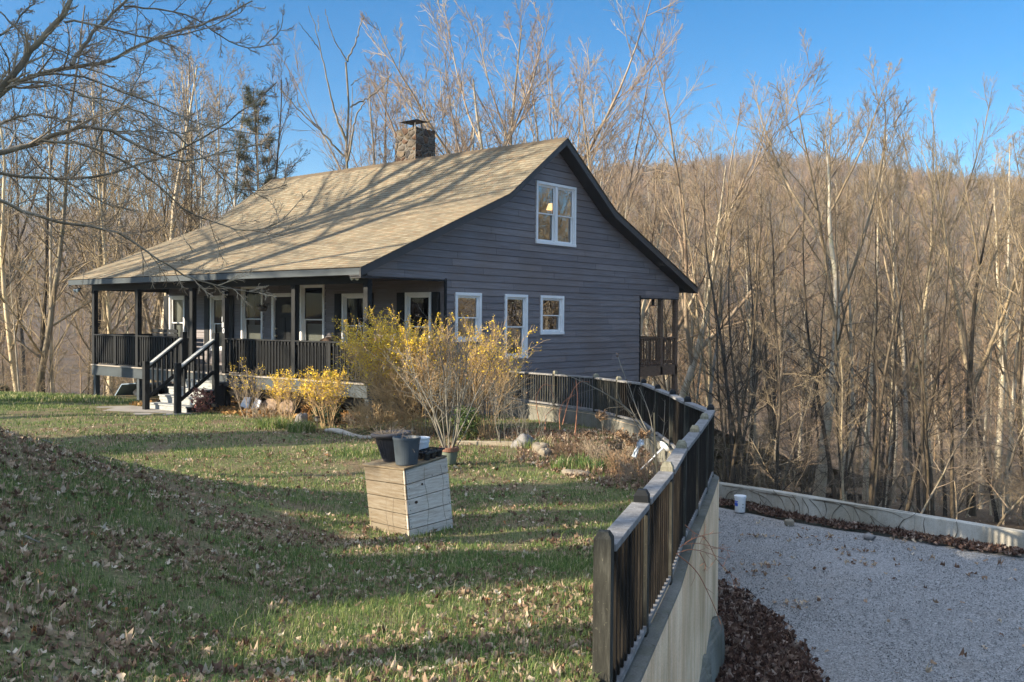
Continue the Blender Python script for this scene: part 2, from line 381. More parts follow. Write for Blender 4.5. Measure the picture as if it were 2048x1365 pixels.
# ------------------------------------------------------------------ mesh helpers
def fast_mesh(name, verts, faces, tone=None, smooth_=False):
    """verts (N,3), faces (F,k) arrays of equal-sided polygons"""
    me = bpy.data.meshes.new(name); verts = np.asarray(verts, np.float32); faces = np.asarray(faces, np.int32); F, k = faces.shape
    me.vertices.add(len(verts)); me.vertices.foreach_set('co', verts.ravel())
    me.loops.add(F * k); me.loops.foreach_set('vertex_index', faces.ravel())
    me.polygons.add(F); me.polygons.foreach_set('loop_start', np.arange(0, F * k, k, dtype=np.int32)); me.polygons.foreach_set('loop_total', np.full(F, k, np.int32))
    if smooth_: me.polygons.foreach_set('use_smooth', np.ones(F, bool))
    if tone is not None:
        a = me.attributes.new('tone', 'FLOAT', 'POINT'); a.data.foreach_set('value', np.asarray(tone, np.float32))
    me.update(calc_edges=True); return me


class MB:
    def __init__(s): s.v = []; s.f = []; s.t = []; s.tone = None
    def add(s, vs, fs):
        o = len(s.v); s.v += [tuple(float(c) for c in p) for p in vs]
        s.f += [tuple(i + o for i in f) for f in fs]; s.t += [s.tone if s.tone is not None else .5] * len(fs); return s
    def hexa(s, b, t): return s.add(list(b) + list(t), [(3, 2, 1, 0), (4, 5, 6, 7), (0, 1, 5, 4), (1, 2, 6, 5), (2, 3, 7, 6), (3, 0, 4, 7)])
    def box(s, x0, x1, y0, y1, z0, z1):
        if x0 > x1: x0, x1 = x1, x0
        if y0 > y1: y0, y1 = y1, y0
        return s.hexa([(x0, y0, z0), (x1, y0, z0), (x1, y1, z0), (x0, y1, z0)], [(x0, y0, z1), (x1, y0, z1), (x1, y1, z1), (x0, y1, z1)])
    def beam(s, a, b, w, h, up=(0, 0, 1)):
        a = Vector(a); b = Vector(b); d = (b - a).normalized(); u = Vector(up); r = d.cross(u).normalized(); u = r.cross(d).normalized()
        q = [(-w / 2, -h / 2), (w / 2, -h / 2), (w / 2, h / 2), (-w / 2, h / 2)]
        A = [a + r * x + u * y for x, y in q]; B = [b + r * x + u * y for x, y in q]
        return s.add(A + B, [(3, 2, 1, 0), (4, 5, 6, 7), (0, 1, 5, 4), (1, 2, 6, 5), (2, 3, 7, 6), (3, 0, 4, 7)][::1])
    def tube(s, pts, rad, n=8, cap=True):
        pts = [Vector(p) for p in pts]; k = len(pts)
        if not hasattr(rad, '__len__'): rad = [rad] * k
        o = []; ref = Vector((0, 0, 1))
        for i, p in enumerate(pts):
            d = (pts[min(i + 1, k - 1)] - pts[max(i - 1, 0)]).normalized()
            rf = ref if abs(d.z) < .95 else Vector((1, 0, 0)); x = d.cross(rf).normalized(); y = d.cross(x)
            if i and x.dot(px) < 0 and abs(d.z) > .9: pass
            px = x
            o += [p + (x * math.cos(6.2832 * j / n) + y * math.sin(6.2832 * j / n)) * rad[i] for j in range(n)]
        fs = [(i * n + j, i * n + (j + 1) % n, (i + 1) * n + (j + 1) % n, (i + 1) * n + j) for i in range(k - 1) for j in range(n)]
        if cap: fs += [tuple(range(n))[::-1], tuple((k - 1) * n + j for j in range(n))]
        return s.add(o, fs)
    def lathe(s, prof, c, n=20, rot=None, cap=True):
        o = []
        for r, z in prof:
            for j in range(n):
                p = Vector((r * math.cos(6.2832 * j / n), r * math.sin(6.2832 * j / n), z))
                if rot is not None: p = rot @ p
                o.append(p + Vector(c))
        k = len(prof); fs = [(i * n + j, i * n + (j + 1) % n, (i + 1) * n + (j + 1) % n, (i + 1) * n + j) for i in range(k - 1) for j in range(n)]
        if cap: fs += [tuple(range(n))[::-1], tuple((k - 1) * n + j for j in range(n))]
        return s.add(o, fs)
    def prism(s, poly, off):
        n = len(poly); P = [Vector(p) for p in poly]; Q = [p + Vector(off) for p in P]
        return s.add(P + Q, [tuple(range(n))[::-1], tuple(range(n, 2 * n))] + [(i, (i + 1) % n, n + (i + 1) % n, n + i) for i in range(n)])
    def quad(s, *p): return s.add(p, [tuple(range(len(p)))])
    def rock(s, c, r, seed, n=14, m=9, pw=.85):
        rg = np.random.default_rng(seed); c = np.array(c, float); vs = []; ph = rg.random(12) * 6.28
        for i in range(m + 1):
            th = math.pi * i / m
            for j in range(n):
                a = 6.2832 * j / n; d = np.array([math.sin(th) * math.cos(a), math.sin(th) * math.sin(a), math.cos(th)])
                k = 1 + .16 * math.sin(2 * a + ph[0] + th) + .12 * math.sin(3 * a + ph[1] - 2 * th) + .1 * math.sin(4 * th + ph[2]) + .06 * rg.standard_normal() * math.sin(th)
                q = d * k; q = np.sign(q) * np.abs(q) ** pw; vs.append(c + q * np.array(r))
        return s.add(vs, [(i * n + j, (i + 1) * n + j, (i + 1) * n + (j + 1) % n, i * n + (j + 1) % n) for i in range(m) for j in range(n)])
    def mesh(s, name):
        me = bpy.data.meshes.new(name); me.from_pydata(s.v, [], s.f)
        if any(t != .5 for t in s.t):
            a = me.attributes.new('tone', 'FLOAT', 'FACE'); a.data.foreach_set('value', np.array(s.t, np.float32))
        me.update(); return me


def tag(o, label=None, cat=None, group=None, kind=None):
    if label: o['label'] = label
    if cat: o['category'] = cat
    if group: o['group'] = group
    if kind: o['kind'] = kind
    return o
def link(name, me, mt, parent=None, bevel=0, smooth_=False):
    o = bpy.data.objects.new(name, me); COL.objects.link(o)
    if mt is not None: me.materials.append(M[mt] if isinstance(mt, str) else mt)
    if parent is not None:
        o.parent = parent
        if parent.type == 'EMPTY' and parent.parent is None: o.location = -Vector(parent.location)
    if bevel:
        b = o.modifiers.new('bevel', 'BEVEL'); b.width = bevel; b.segments = 2; b.limit_method = 'ANGLE'; b.angle_limit = .6
    if smooth_:
        for p in me.polygons: p.use_smooth = True
    return o
def part(name, mb, mt, parent=None, bevel=0, smooth_=False): return link(name, mb.mesh(name), mt, parent, bevel, smooth_)
def empty(name, loc, label=None, cat=None, group=None):
    o = bpy.data.objects.new(name, None); COL.objects.link(o); o.location = Vector([float(c) for c in loc]); o.empty_display_size = .2
    return tag(o, label, cat, group)
def single(name, mb, mt, label, cat, group=None, bevel=0, smooth_=False): return tag(part(name, mb, mt, None, bevel, smooth_), label, cat, group)


# ------------------------------------------------------------------ ground, gravel, hills
def grid_mesh(name, U, V, Z, mt):
    P = np.stack([CAM[0] + RH[0] * U + FH[0] * V, CAM[1] + RH[1] * U + FH[1] * V, Z], -1); a, b = U.shape
    idx = np.arange(a * b).reshape(a, b)
    f = np.stack([idx[:-1, :-1], idx[:-1, 1:], idx[1:, 1:], idx[1:, :-1]], -1).reshape(-1, 4)
    return tag(link(name, fast_mesh(name, P.reshape(-1, 3), f, smooth_=True), mt), kind='structure')


vs = np.concatenate([np.arange(-9, 3, .6), np.arange(3, 24, .2), np.arange(24, 60, .5)])
ts = np.concatenate([np.linspace(0, .45, 46), np.linspace(.46, 1, 90)])
UR = fence_u(vs); UR = np.where(vs > 24, -3.0 + (vs - 24) * .83 - 1.2, UR)
Ug = -32 + (UR[:, None] + 32) * ts[None, :] ** .8; Vg = np.repeat(vs[:, None], len(ts), 1)
grid_mesh('lawn', Ug, Vg, lawn_z(Ug, Vg), 'lawn')
rr = np.concatenate([np.linspace(.5, 60, 60), np.geomspace(62, 880, 110)]); th = np.concatenate([np.linspace(-math.pi, -1.2, 26)[:-1], np.linspace(-1.2, 1.2, 220), np.linspace(1.2, math.pi, 26)[1:]])
RR, TH = np.meshgrid(rr, th, indexing='ij'); Ut = RR * np.sin(TH); Vt = RR * np.cos(TH)
GZ = terrain_z(Ut, Vt); grid_mesh('ground', Ut, Vt, GZ, 'litter')
gu = np.linspace(0, 1, 40); gv = np.linspace(-6, 23, 60)
Vq = np.repeat(gv[:, None], 40, 1); lo = np.interp(gv, [q[1] for q in FUV[:9]], [q[0] for q in FUV[:9]]) + .1
lo = np.where(gv < FUV[0][1], np.interp(gv, _fv, _fu) + .1, lo)
hi = np.interp(gv, [10, 13, 15.2, 16.7, 17.9, 19.25, 20.85, 22.5], [19, 15, 11.5, 9.05, 7.35, 5.85, 4.55, 2.9]) + .12
hi = np.maximum(hi, lo + .05)
Uq = lo[:, None] + (hi - lo)[:, None] * gu[None, :]
grid_mesh('gravel_court', Uq, Vq, -2.62 + .05 * (vnoise(Uq * .5, Vq * .5, 21) - .5) + np.clip(4.2 - (Uq - lo[:, None]) * 1., 0, 3) * .0, 'gravel')

# ------------------------------------------------------------------ house
SLAB = MB()
L = 12.69; HW = 2.548; BW = 11.414; DK = 13.832; HH = 2.425; OV = .418; XL = -13.03
PROF = [(-.569, 2.59), (4.464, 4.72), (6.916, 6.504), (9.368, 4.72), (14.401, 2.59)]
def roof_z(y): return float(np.interp(y, [p[0] for p in PROF], [p[1] for p in PROF]))
house = empty('wooden_house', (-6.3, 7, -1), 'dark slate stained wooden house with tan shingle roof and a deep black front porch', 'house')

# siding -------------------------------------------------------------
def siding(name, a_fn, b_fn, z0, z1, holes, place, step=.1791, zref=HH, out=.014, seed=1):
    """lap boards: a_fn(z), b_fn(z) bounds along the wall; holes (a0,a1,z0,z1); place(a,z,out)->xyz"""
    rg = random.Random(seed); mb = MB(); k = math.floor((z0 - zref) / step); z = zref + k * step
    while z < z1 - 1e-6:
        lo, hi = max(z, z0), min(z + step, z1)
        cuts = sorted({lo, hi} | {h[i] for h in holes for i in (2, 3) if lo < h[i] < hi} )
        ends = []; a = -20 + rg.uniform(0, 3)
        while a < 20: ends.append((a, rg.random())); a += rg.choice([2.4, 3.0, 3.6, 3.6])
        for c0, c1 in zip(cuts[:-1], cuts[1:]):
            if c1 - c0 < 1e-4: continue
            zm = (c0 + c1) / 2; lo_a, hi_a = (a_fn(c0), a_fn(c1)), (b_fn(c0), b_fn(c1))
            spans = []; cur = None
            hs = sorted((h[0], h[1]) for h in holes if h[2] <= zm <= h[3]); st = None
            edges = [lo_a]; 
            for h0, h1 in hs:
                if h1 < min(lo_a) : continue
                spans.append((edges[-1], (h0, h0))); edges.append((h1, h1))
            spans.append((edges[-1], hi_a))
            for (A0, A1), (B0, B1) in spans:
                if B0 - A0 < 1e-3 and B1 - A1 < 1e-3: continue
                inner = [e for e in ends if max(A0, A1) + .02 < e[0] < min(B0, B1) - .02]
                xs = [(A0, A1)] + [(e[0], e[0]) for e in inner] + [(B0, B1)]
                t0 = [e[1] for e in ends if e[0] <= max(A0, A1) + .02]; tones = [t0[-1] if t0 else .5] + [e[1] for e in inner]
                o0 = out * (1 - (c0 - z) / step) + .004; o1 = out * (1 - (c1 - z) / step) + .004
                for (p, q), tn in zip(zip(xs[:-1], xs[1:]), tones):
                    mb.tone = tn; g = .002 if len(xs) > 2 else 0
                    gr = .013 if (c0 == lo and c1 - c0 > .03) else 0; k_ = gr / (c1 - c0); m0 = p[0] + (p[1] - p[0]) * k_; m1 = q[0] + (q[1] - q[0]) * k_
                    mb.quad(place(m0 + g, c0 + gr, o0), place(m1 - g, c0 + gr, o0), place(q[1] - g, c1, o1), place(p[1] + g, c1, o1))
                    if c0 == lo:
                        mb.quad(place(m0, c0 + gr, -.022), place(m1, c0 + gr, -.022), place(m1, c0 + gr, o0), place(m0, c0 + gr, o0))
                        if gr: mb.quad(place(p[0], c0, -.021), place(q[0], c0, -.021), place(m1, c0 + gr, -.022), place(m0, c0 + gr, -.022)); mb.quad(place(p[0], c0, .003), place(q[0], c0, .003), place(q[0], c0, -.021), place(p[0], c0, -.021))
        z += step
    return mb


def y_front(z): 
    zz = z + .2
    return float(np.interp(zz, [2.59, 4.72, 6.504], [-.569, 4.464, 6.916])) if zz < 6.504 else 6.916
GW = [(2.865, 3.83, .905, 2.14), (4.767, 5.715, .433, 2.142), (6.292, 7.355, 1.065, 2.147), (6.058, 7.898, 3.56, 5.272)]
gh = [(-1, HW, -9, HH), (BW, 20, -9, 2.20)] + [(a + .02, b - .02, c + .02, d - .02) for a, b, c, d in GW]
gable = siding('wall', lambda z: max(-.02, y_front(z)), lambda z: min(13.832 - y_front(z), 13.86), -3.2, 6.3, gh, lambda a, z, o: (o, a, z), seed=3)
part('wall', gable, 'siding', house)
FW_ = [(-12.508, -11.584, .43, 2.165), (-10.136, -9.19, .43, 2.145), (-8.49, -7.414, .43, 2.455), (-5.655, -4.589, .43, 2.45), (-3.852, -2.905, .43, 2.14), (-1.40, -.475, .43, 2.14)]
DOOR = (-6.978, -5.70, 0, 2.185)
fh_ = [(a + .02, b - .02, c + .02, d - .02) for a, b, c, d in FW_] + [(DOOR[0] + .02, DOOR[1] - .02, -1, DOOR[3] - .02)]
front = siding('wall', lambda z: -L, lambda z: 0., -1.3, 2.62, fh_, lambda a, z, o: (a, HW - o, z), seed=5)
part('wall', front, 'siding', house)
endw = siding('wall', lambda z: max(HW, y_front(z)), lambda z: min(13.832 - y_front(z), BW), -3.2, 6.3, [], lambda a, z, o: (-L - o, a, z), seed=8)
part('wall', endw, 'siding', house)
backw = siding('wall', lambda z: -L, lambda z: 0., -3.2, 2.6, [], lambda a, z, o: (a, BW + o, z), seed=9)
part('wall', backw, 'siding', house)
for q_ in ((-.02, .024, HW - .05, HW + .012, -1.3, HH + .04), (-.02, .024, BW - .02, BW + .035, -3.2, 2.26), (-.02, .022, -.02, HW - .05, HH - .035, HH - .003), (-.02, .022, BW + .035, 13.86, 2.165, 2.197), (-L - .03, -L + .05, HW - .03, HW + .03, -1.1, 2.5)):
    cb = MB(); cb.box(*q_); part('corner_trim', cb, 'black', house)
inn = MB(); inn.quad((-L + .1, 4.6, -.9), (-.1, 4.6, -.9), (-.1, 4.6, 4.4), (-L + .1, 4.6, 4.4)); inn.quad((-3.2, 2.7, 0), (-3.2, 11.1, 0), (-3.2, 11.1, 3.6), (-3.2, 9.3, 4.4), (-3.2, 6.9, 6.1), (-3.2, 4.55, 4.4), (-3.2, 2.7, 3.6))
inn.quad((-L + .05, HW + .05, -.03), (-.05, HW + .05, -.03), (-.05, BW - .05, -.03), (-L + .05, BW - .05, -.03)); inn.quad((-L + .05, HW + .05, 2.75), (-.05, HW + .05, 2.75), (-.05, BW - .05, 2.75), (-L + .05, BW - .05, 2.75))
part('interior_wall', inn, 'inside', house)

# roof ---------------------------------------------------------------
def roof_rows():
    V = []; F = []; UVs = []
    for side in (0, 1):
        ys = [p[0] for p in PROF[:3]]; zs = [p[1] for p in PROF[:3]]
        seg = [math.hypot(ys[i + 1] - ys[i], zs[i + 1] - zs[i]) for i in range(2)]; cum = [0, seg[0], seg[0] + seg[1]]; n = round(cum[2] / .14); st = cum[2] / n
        def at(s): return float(np.interp(s, cum, ys)), float(np.interp(s, cum, zs))
        for i in range(n):
            s0, s1 = i * st, (i + 1) * st + (.0 if i == n - 1 else .02)
            y0, z0 = at(s0); y1, z1 = at(min(s1, cum[2])); dz, dy = (z1 - z0), (y1 - y0); l = math.hypot(dy, dz); ny, nz = -dz / l, dy / l
            up = .011; a = (y0 + ny * up, z0 + nz * up); c = (y0, z0); b = (y1 + ny * .001, z1 + nz * .001)
            def yy(y): return y if side == 0 else 13.832 - y
            NX = 40
            for k in range(NX):
                x0 = XL - .02 + (OV + .03 - XL + .02) * k / NX; x1 = XL - .02 + (OV + .03 - XL + .02) * (k + 1) / NX
                o = len(V)
                V += [(x0, yy(a[0]), a[1]), (x1, yy(a[0]), a[1]), (x1, yy(b[0]), b[1]), (x0, yy(b[0]), b[1]), (x0, yy(c[0]), c[1]), (x1, yy(c[0]), c[1])]
                F.append((o, o + 1, o + 2, o + 3)); UVs += [(x0, i * .14 + .002), (x1, i * .14 + .002), (x1, i * .14 + .138), (x0, i * .14 + .138)]
                F.append((o + 4, o + 5, o + 1, o)); UVs += [(x0, i * .14 + .001)] * 2 + [(x0, i * .14 + .002)] * 2
    me = fast_mesh('roof', V, F); ul = me.uv_layers.new(name='UVMap'); ul.data.foreach_set('uv', np.array(UVs, np.float32).ravel()); return me
roof = link('roof', roof_rows(), 'shingle', house)
cap = MB()
for k in range(64):
    x0 = XL + (OV - XL) * k / 64; x1 = x0 + .30; z = 6.504
    cap.tone = random.random(); cap.add([(x0, 6.916 - .16, z - .1), (x0, 6.916, z + .032), (x0, 6.916 + .16, z - .1), (min(x1, OV), 6.916 - .16, z - .112), (min(x1, OV), 6.916, z + .018), (min(x1, OV), 6.916 + .16, z - .112)], [(0, 3, 4, 1), (1, 4, 5, 2), (0, 1, 2)])
part('ridge_cap', cap, 'shingle', roof)
und = MB()
for (y0, z0), (y1, z1) in zip(PROF[:-1], PROF[1:]):
    und.quad((XL, y0, z0 - .03), (OV, y0, z0 - .03), (OV, y1, z1 - .03), (XL, y1, z1 - .03))
part('roof_deck', und, 'soffit', roof)
def rake(x0, x1, d0, d1):
    mb = MB()
    for (y0, z0), (y1, z1) in zip(PROF[:-1], PROF[1:]):
        mb.hexa([(x0, y0, z0 - d1), (x1, y0, z0 - d1), (x1, y1, z1 - d1), (x0, y1, z1 - d1)], [(x0, y0, z0 - d0), (x1, y0, z0 - d0), (x1, y1, z1 - d0), (x0, y1, z1 - d0)])
    return mb
part('rake_board', rake(OV - .035, OV - .001, .012, .20), 'rake', house)
part('rake_board', rake(XL + .001, XL + .035, .012, .20), 'rake', house)
sf = rake(.03, OV - .035, .165, .185); sf.box(.03, OV - .036, -.53, .02, 2.36, 2.40); part('soffit', sf, 'soffit', house)
fa = MB(); fa.box(XL + .036, OV - .036, -.572, -.535, 2.425, 2.575); part('fascia', fa, 'fascia', house, .004)
fb = MB(); fb.box(XL + .036, OV - .036, 14.365, 14.404, 2.425, 2.575); part('fascia', fb, 'fascia', house, .004)
pc = MB(); pc.box(-L, -.03, -.53, HW - .02, 2.44, 2.47); part('porch_ceiling', pc, 'soffit', house)
hb = MB(); hb.box(-L + .002, -.005, .005, .135, 2.27, 2.437); hb.box(-L + .002, -L + .14, .135, HW - .02, 2.27, 2.437); part('porch_beam', hb, 'black', house)
hb2 = MB(); hb2.box(-L, -.01, 13.68, 13.82, 2.2, 2.4); part('porch_beam', hb2, 'black', house)

# chimney
ch = MB(); cx0, cx1, cy0, cy1 = -6.67, -5.715, 7.1, 7.99; rg_ = random.Random(4); N = 12
def ring(z, j):
    pts = []
    for (ax, ay), (bx, by) in (((cx0, cy0), (cx1, cy0)), ((cx1, cy0), (cx1, cy1)), ((cx1, cy1), (cx0, cy1)), ((cx0, cy1), (cx0, cy0))):
        for i in range(N): pts.append((ax + (bx - ax) * i / N + rg_.uniform(-j, j), ay + (by - ay) * i / N + rg_.uniform(-j, j), z + rg_.uniform(-j, j) * (3 if z > 7.5 else 1)))
    return pts
zs_ = [5.9 + (7.6 - 5.9) * i / 14 for i in range(15)]; rings = [ring(z, .014) for z in zs_]; n4 = 4 * N
ch.add([p for r_ in rings for p in r_], [(i * n4 + j, i * n4 + (j + 1) % n4, (i + 1) * n4 + (j + 1) % n4, (i + 1) * n4 + j) for i in range(14) for j in range(n4)])
ch.quad((cx0 + .02, cy0 + .02, 7.56), (cx1 - .02, cy0 + .02, 7.56), (cx1 - .02, cy1 - .02, 7.56), (cx0 + .02, cy1 - .02, 7.56))
chim = part('chimney', ch, 'stone', roof)
cc = MB(); mx_, my_ = -6.19, 7.5
cc.add([(mx_ - .42, my_ - .3, 7.86), (mx_ + .42, my_ - .3, 7.86), (mx_ + .42, my_ + .3, 7.86), (mx_ - .42, my_ + .3, 7.86), (mx_, my_, 7.95), (mx_, my_, 7.84)], [(0, 1, 4), (1, 2, 4), (2, 3, 4), (3, 0, 4), (1, 0, 5), (2, 1, 5), (3, 2, 5), (0, 3, 5)])
for sx in (-.2, .2):
    for sy in (-.15, .15): cc.box(mx_ + sx - .015, mx_ + sx + .015, my_ + sy - .015, my_ + sy + .015, 7.55, 7.88)
part('chimney_cap', cc, 'metal_black', chim)

# windows ------------------------------------------------------------
def window(a0, a1, z0, z1, place, mull=False, blind=0., curtain=False, name='window', shut=0, glass='glass'):
    """place(a, z, out): out>0 proud of the wall; parts frame, sash, pane"""
    def bx(mb, p0, p1, q0, q1, o0, o1):
        mb.hexa([place(p0, q0, o0), place(p1, q0, o0), place(p1, q0, o1), place(p0, q0, o1)], [place(p0, q1, o0), place(p1, q1, o0), place(p1, q1, o1), place(p0, q1, o1)])
    fr = MB(); w = .075
    bx(fr, a0, a0 + w, z0 + w, z1 - w, -.03, .034); bx(fr, a1 - w, a1, z0 + w, z1 - w, -.03, .034)
    bx(fr, a0, a1, z1 - w, z1, -.03, .036); bx(fr, a0 - .005, a1 + .005, z0, z0 + w, -.03, .045)
    # inner jamb liner, set back
    for p, q in ((a0 + w, a0 + w + .018), (a1 - w - .018, a1 - w)): bx(fr, p, q, z0 + w, z1 - w, -.09, .006)
    bx(fr, a0 + w, a1 - w, z1 - w - .018, z1 - w, -.09, .006)
    win = part(name, fr, 'white', house, .003)
    cols = [(a0 + w + .018, a1 - w - .018)]
    if mull:
        m = (a0 + a1) / 2; cols = [(cols[0][0], m - .055), (m + .055, cols[0][1])]; mm = MB(); bx(mm, m - .055, m + .055, z0 + w, z1 - w - .018, -.085, .02); part('mullion', mm, 'white', win)
    zt, zb = z1 - w - .018, z0 + w; zm = (zt + zb) / 2
    for c0, c1 in cols:
        for (q0, q1, off) in ((zm - .018, zt, -.028), (zb, zm + .018, -.062)):
            sm = MB(); s = .04; t = .028
            bx(sm, c0, c0 + s, q0 + t, q1 - t, off - .03, off); bx(sm, c1 - s, c1, q0 + t, q1 - t, off - .03, off); bx(sm, c0, c1, q1 - t - .01, q1, off - .03, off + .002); bx(sm, c0, c1, q0, q0 + t + (.03 if q0 == zb else 0), off - .03, off + .002)
            sash = part('sash', sm, 'white', win)
            gp = MB(); gp.quad(place(c0 + s, q0 + t, off - .015), place(c1 - s, q0 + t, off - .015), place(c1 - s, q1 - t, off - .015), place(c0 + s, q1 - t, off - .015)); part('pane', gp, glass, win)
        if blind > 0:
            bm = MB(); h = zb + (zt - zb) * blind; nb = int((h - zb) / .05)
            for i in range(nb):
                q = zb + i * .05; bm.quad(place(c0 + .02, q, -.16), place(c1 - .02, q, -.16), place(c1 - .02, q + .052, -.135), place(c0 + .02, q + .052, -.135))
            part('blind', bm, 'blind', win)
        if curtain:
            cm = MB()
            for (e0, e1) in ((c0, c0 + .26), (c1 - .26, c1)):
                n = 14
                for i in range(n):
                    p0 = e0 + (e1 - e0) * i / n; p1 = e0 + (e1 - e0) * (i + 1) / n; k0 = .02 * math.sin(i * 1.7); k1 = .02 * math.sin((i + 1) * 1.7)
                    cm.quad(place(p0, zb, -.2 + k0), place(p1, zb, -.2 + k1), place(p1, zt, -.2 + k1), place(p0, zt, -.2 + k0))
            part('curtain', cm, 'curtain', win)
    if shut:
        for p0, p1 in ((a0 - shut - .02, a0 - .02), (a1 + .02, a1 + shut + .02)):
            sm = MB(); bx(sm, p0, p1, z0, z1, .012, .03)
            for q0, q1 in ((z0 + .06, (z0 + z1) / 2 - .03), ((z0 + z1) / 2 + .03, z1 - .06)): bx(sm, p0 + .04, p1 - .04, q0, q1, .03, .04)
            part('shutter', sm, 'black', win)
    return win
gp_ = lambda a, z, o: (.012 + o, a, z)
fp_ = lambda a, z, o: (a, HW - .012 - o, z)
window(*GW[0], gp_, blind=.5); window(*GW[1], gp_, blind=.52); window(*GW[2], gp_); window(*GW[3], gp_, mull=True)
window(*FW_[0], fp_, glass='glass_porch', blind=1., shut=.3); window(*FW_[1], fp_, glass='glass_porch', blind=.5, shut=.3); window(*FW_[2], fp_, glass='glass_porch', blind=.42, curtain=True)
window(*FW_[3], fp_, glass='glass_porch', blind=.45); window(*FW_[4], fp_, glass='glass_porch', curtain=True, shut=.28); window(*FW_[5], fp_, glass='glass_porch', blind=.45, shut=.28)
df = MB(); a0, a1, z0, z1 = DOOR; w = .11
for p in ((a0, a0 + w, 0, z1 - w), (a1 - w, a1, 0, z1 - w), (a0, a1, z1 - w, z1)): df.hexa([fp_(p[0], p[2], -.05), fp_(p[1], p[2], -.05), fp_(p[1], p[2], .034), fp_(p[0], p[2], .034)], [fp_(p[0], p[3], -.05), fp_(p[1], p[3], -.05), fp_(p[1], p[3], .034), fp_(p[0], p[3], .034)])
dfo = part('door_frame', df, 'white', house, .003)
dm = MB(); b0, b1, zt = a0 + w, a1 - w, z1 - w
def dbx(mb, p0, p1, q0, q1, o0, o1): mb.hexa([fp_(p0, q0, o0), fp_(p1, q0, o0), fp_(p1, q0, o1), fp_(p0, q0, o1)], [fp_(p0, q1, o0), fp_(p1, q1, o0), fp_(p1, q1, o1), fp_(p0, q1, o1)])
dbx(dm, b0, b1, .02, zt, -.06, -.03)
for p0, p1 in ((b0 + .14, (b0 + b1) / 2 - .05), ((b0 + b1) / 2 + .05, b1 - .14)):
    dbx(dm, p0, p1, .2, .72, -.03, -.018); dbx(dm, p0, p1, .86, 1.48, -.03, -.018)
door = part('door', dm, 'black', house, .003)
dg = MB(); cxd = (b0 + b1) / 2; pts = [fp_(cxd + .30 * math.cos(math.pi * i / 14), 1.62 + .24 * math.sin(math.pi * i / 14), -.026) for i in range(15)]; dg.add(pts, [tuple(range(15))]); part('fanlight', dg, 'glass_porch', door)
kx = b0 + .09
for zk, r_, nm_ in ((.95, .034, 'door_handle'), (1.16, .028, 'deadbolt')):
    dh = MB(); dh.lathe([(r_ * .6, 0), (r_ * .6, .03), (r_, .05), (r_ * .8, .075), (0.002, .08)], fp_(kx, zk, -.03), 12, Matrix.Rotation(R(90), 3, 'X')); part(nm_, dh, 'brass', door)

# porch --------------------------------------------------------------
po = MB()
for i in range(int(L / .14)):
    x0 = -L + i * .1405; po.tone = random.random(); po.box(x0, x0 + .137, -.035, HW - .02, -.034, 0)
part('porch_floor', po, 'porchfloor', house)
rm = MB(); rm.box(-L + .001, -.001, .003, .045, -.33, -.036); rm.box(-.045, -.002, .046, HW, -.33, -.036); rm.box(-L + .002, -L + .045, .046, HW, -.33, -.036); part('porch_rim', rm, 'fascia', house)
PX = [-12.62, -10.03, -7.165, -5.63, -2.69, -.074]
def gz(X, Y): u, v = to_uv(X, Y); return float(lawn_z(u, v))
posts = []
for i, X in enumerate(PX):
    mb = MB(); mb.box(X - .07, X + .07, 0.006 if i else .006, .14, .001, 2.27); mb.box(X - .078, X + .078, -.005, .15, 2.2, 2.269)
    posts.append(part('porch_post', mb, 'black', house, .004))
    m2 = MB(); m2.box(X - .07, X + .07, .05, .19, gz(X, 0) - .3, -.331); part('foundation_post', m2, 'fascia' if i in (0, 1, 5) else 'black', house, .004)
    m3 = MB(); m3.box(X - .07, X + .07, HW - .3, HW - .16, gz(X, HW) - .3, -.036); part('foundation_post', m3, 'black', house)
def railing(p, q, gap=.125, screen=False, mids=(), zt=.93, zb=.10, mt='black', pick=.034, parent=None, z0=0, pmt=None):
    p = Vector(p); q = Vector(q); d = q - p; ln = d.length; d.normalize(); nrm = Vector((d.y, -d.x, 0)); mb = MB()
    mb.beam(p + Vector((0, 0, zt - .018)), q + Vector((0, 0, zt - .018)), .13, .036); mb.beam(p + Vector((0, 0, zt - .078)), q + Vector((0, 0, zt - .078)), .036, .083)
    mb.beam(p + Vector((0, 0, zb)), q + Vector((0, 0, zb)), .036, .085)
    n = int(ln / gap); pk = MB(); off = nrm * .037
    for i in range(1, n):
        a = p + d * ln * i / n + off; pk.box(a.x - pick / 2, a.x + pick / 2, a.y - pick / 2, a.y + pick / 2, p.z + .045, p.z + zt - .045)
    r_ = part('railing', mb, mt, parent or house, .003); part('balusters', pk, pmt or mt, r_)
    if screen: sc_ = MB(); sc_.beam(p - nrm * .012 + Vector((0, 0, .47)), q - nrm * .012 + Vector((0, 0, .47)), .006, .78); part('screen', sc_, 'black', r_)
    for mX in mids:
        a = p + d * (mX * ln); m3 = MB(); m3.box(a.x - .045, a.x + .045, a.y - .045, a.y + .045, p.z - .25, p.z + zt - .04); part('newel', m3, mt, r_, .003)
    return r_
RY = .07
railing((PX[0] + .07, RY, 0), (PX[1] - .07, RY, 0), screen=True, mids=(.5,)); railing((PX[1] + .07, RY, 0), (PX[2] - .07, RY, 0), screen=True, mids=(.5,))
railing((PX[3] + .07, RY, 0), (PX[4] - .07, RY, 0), screen=True, mids=(.5,)); railing((PX[4] + .07, RY, 0), (PX[5] - .07, RY, 0), screen=True, mids=(.5,))
railing((-L + .07, .15, 0), (-L + .07, HW - .05, 0)); railing((-.07, HW - .05, 0), (-.07, .15, 0))
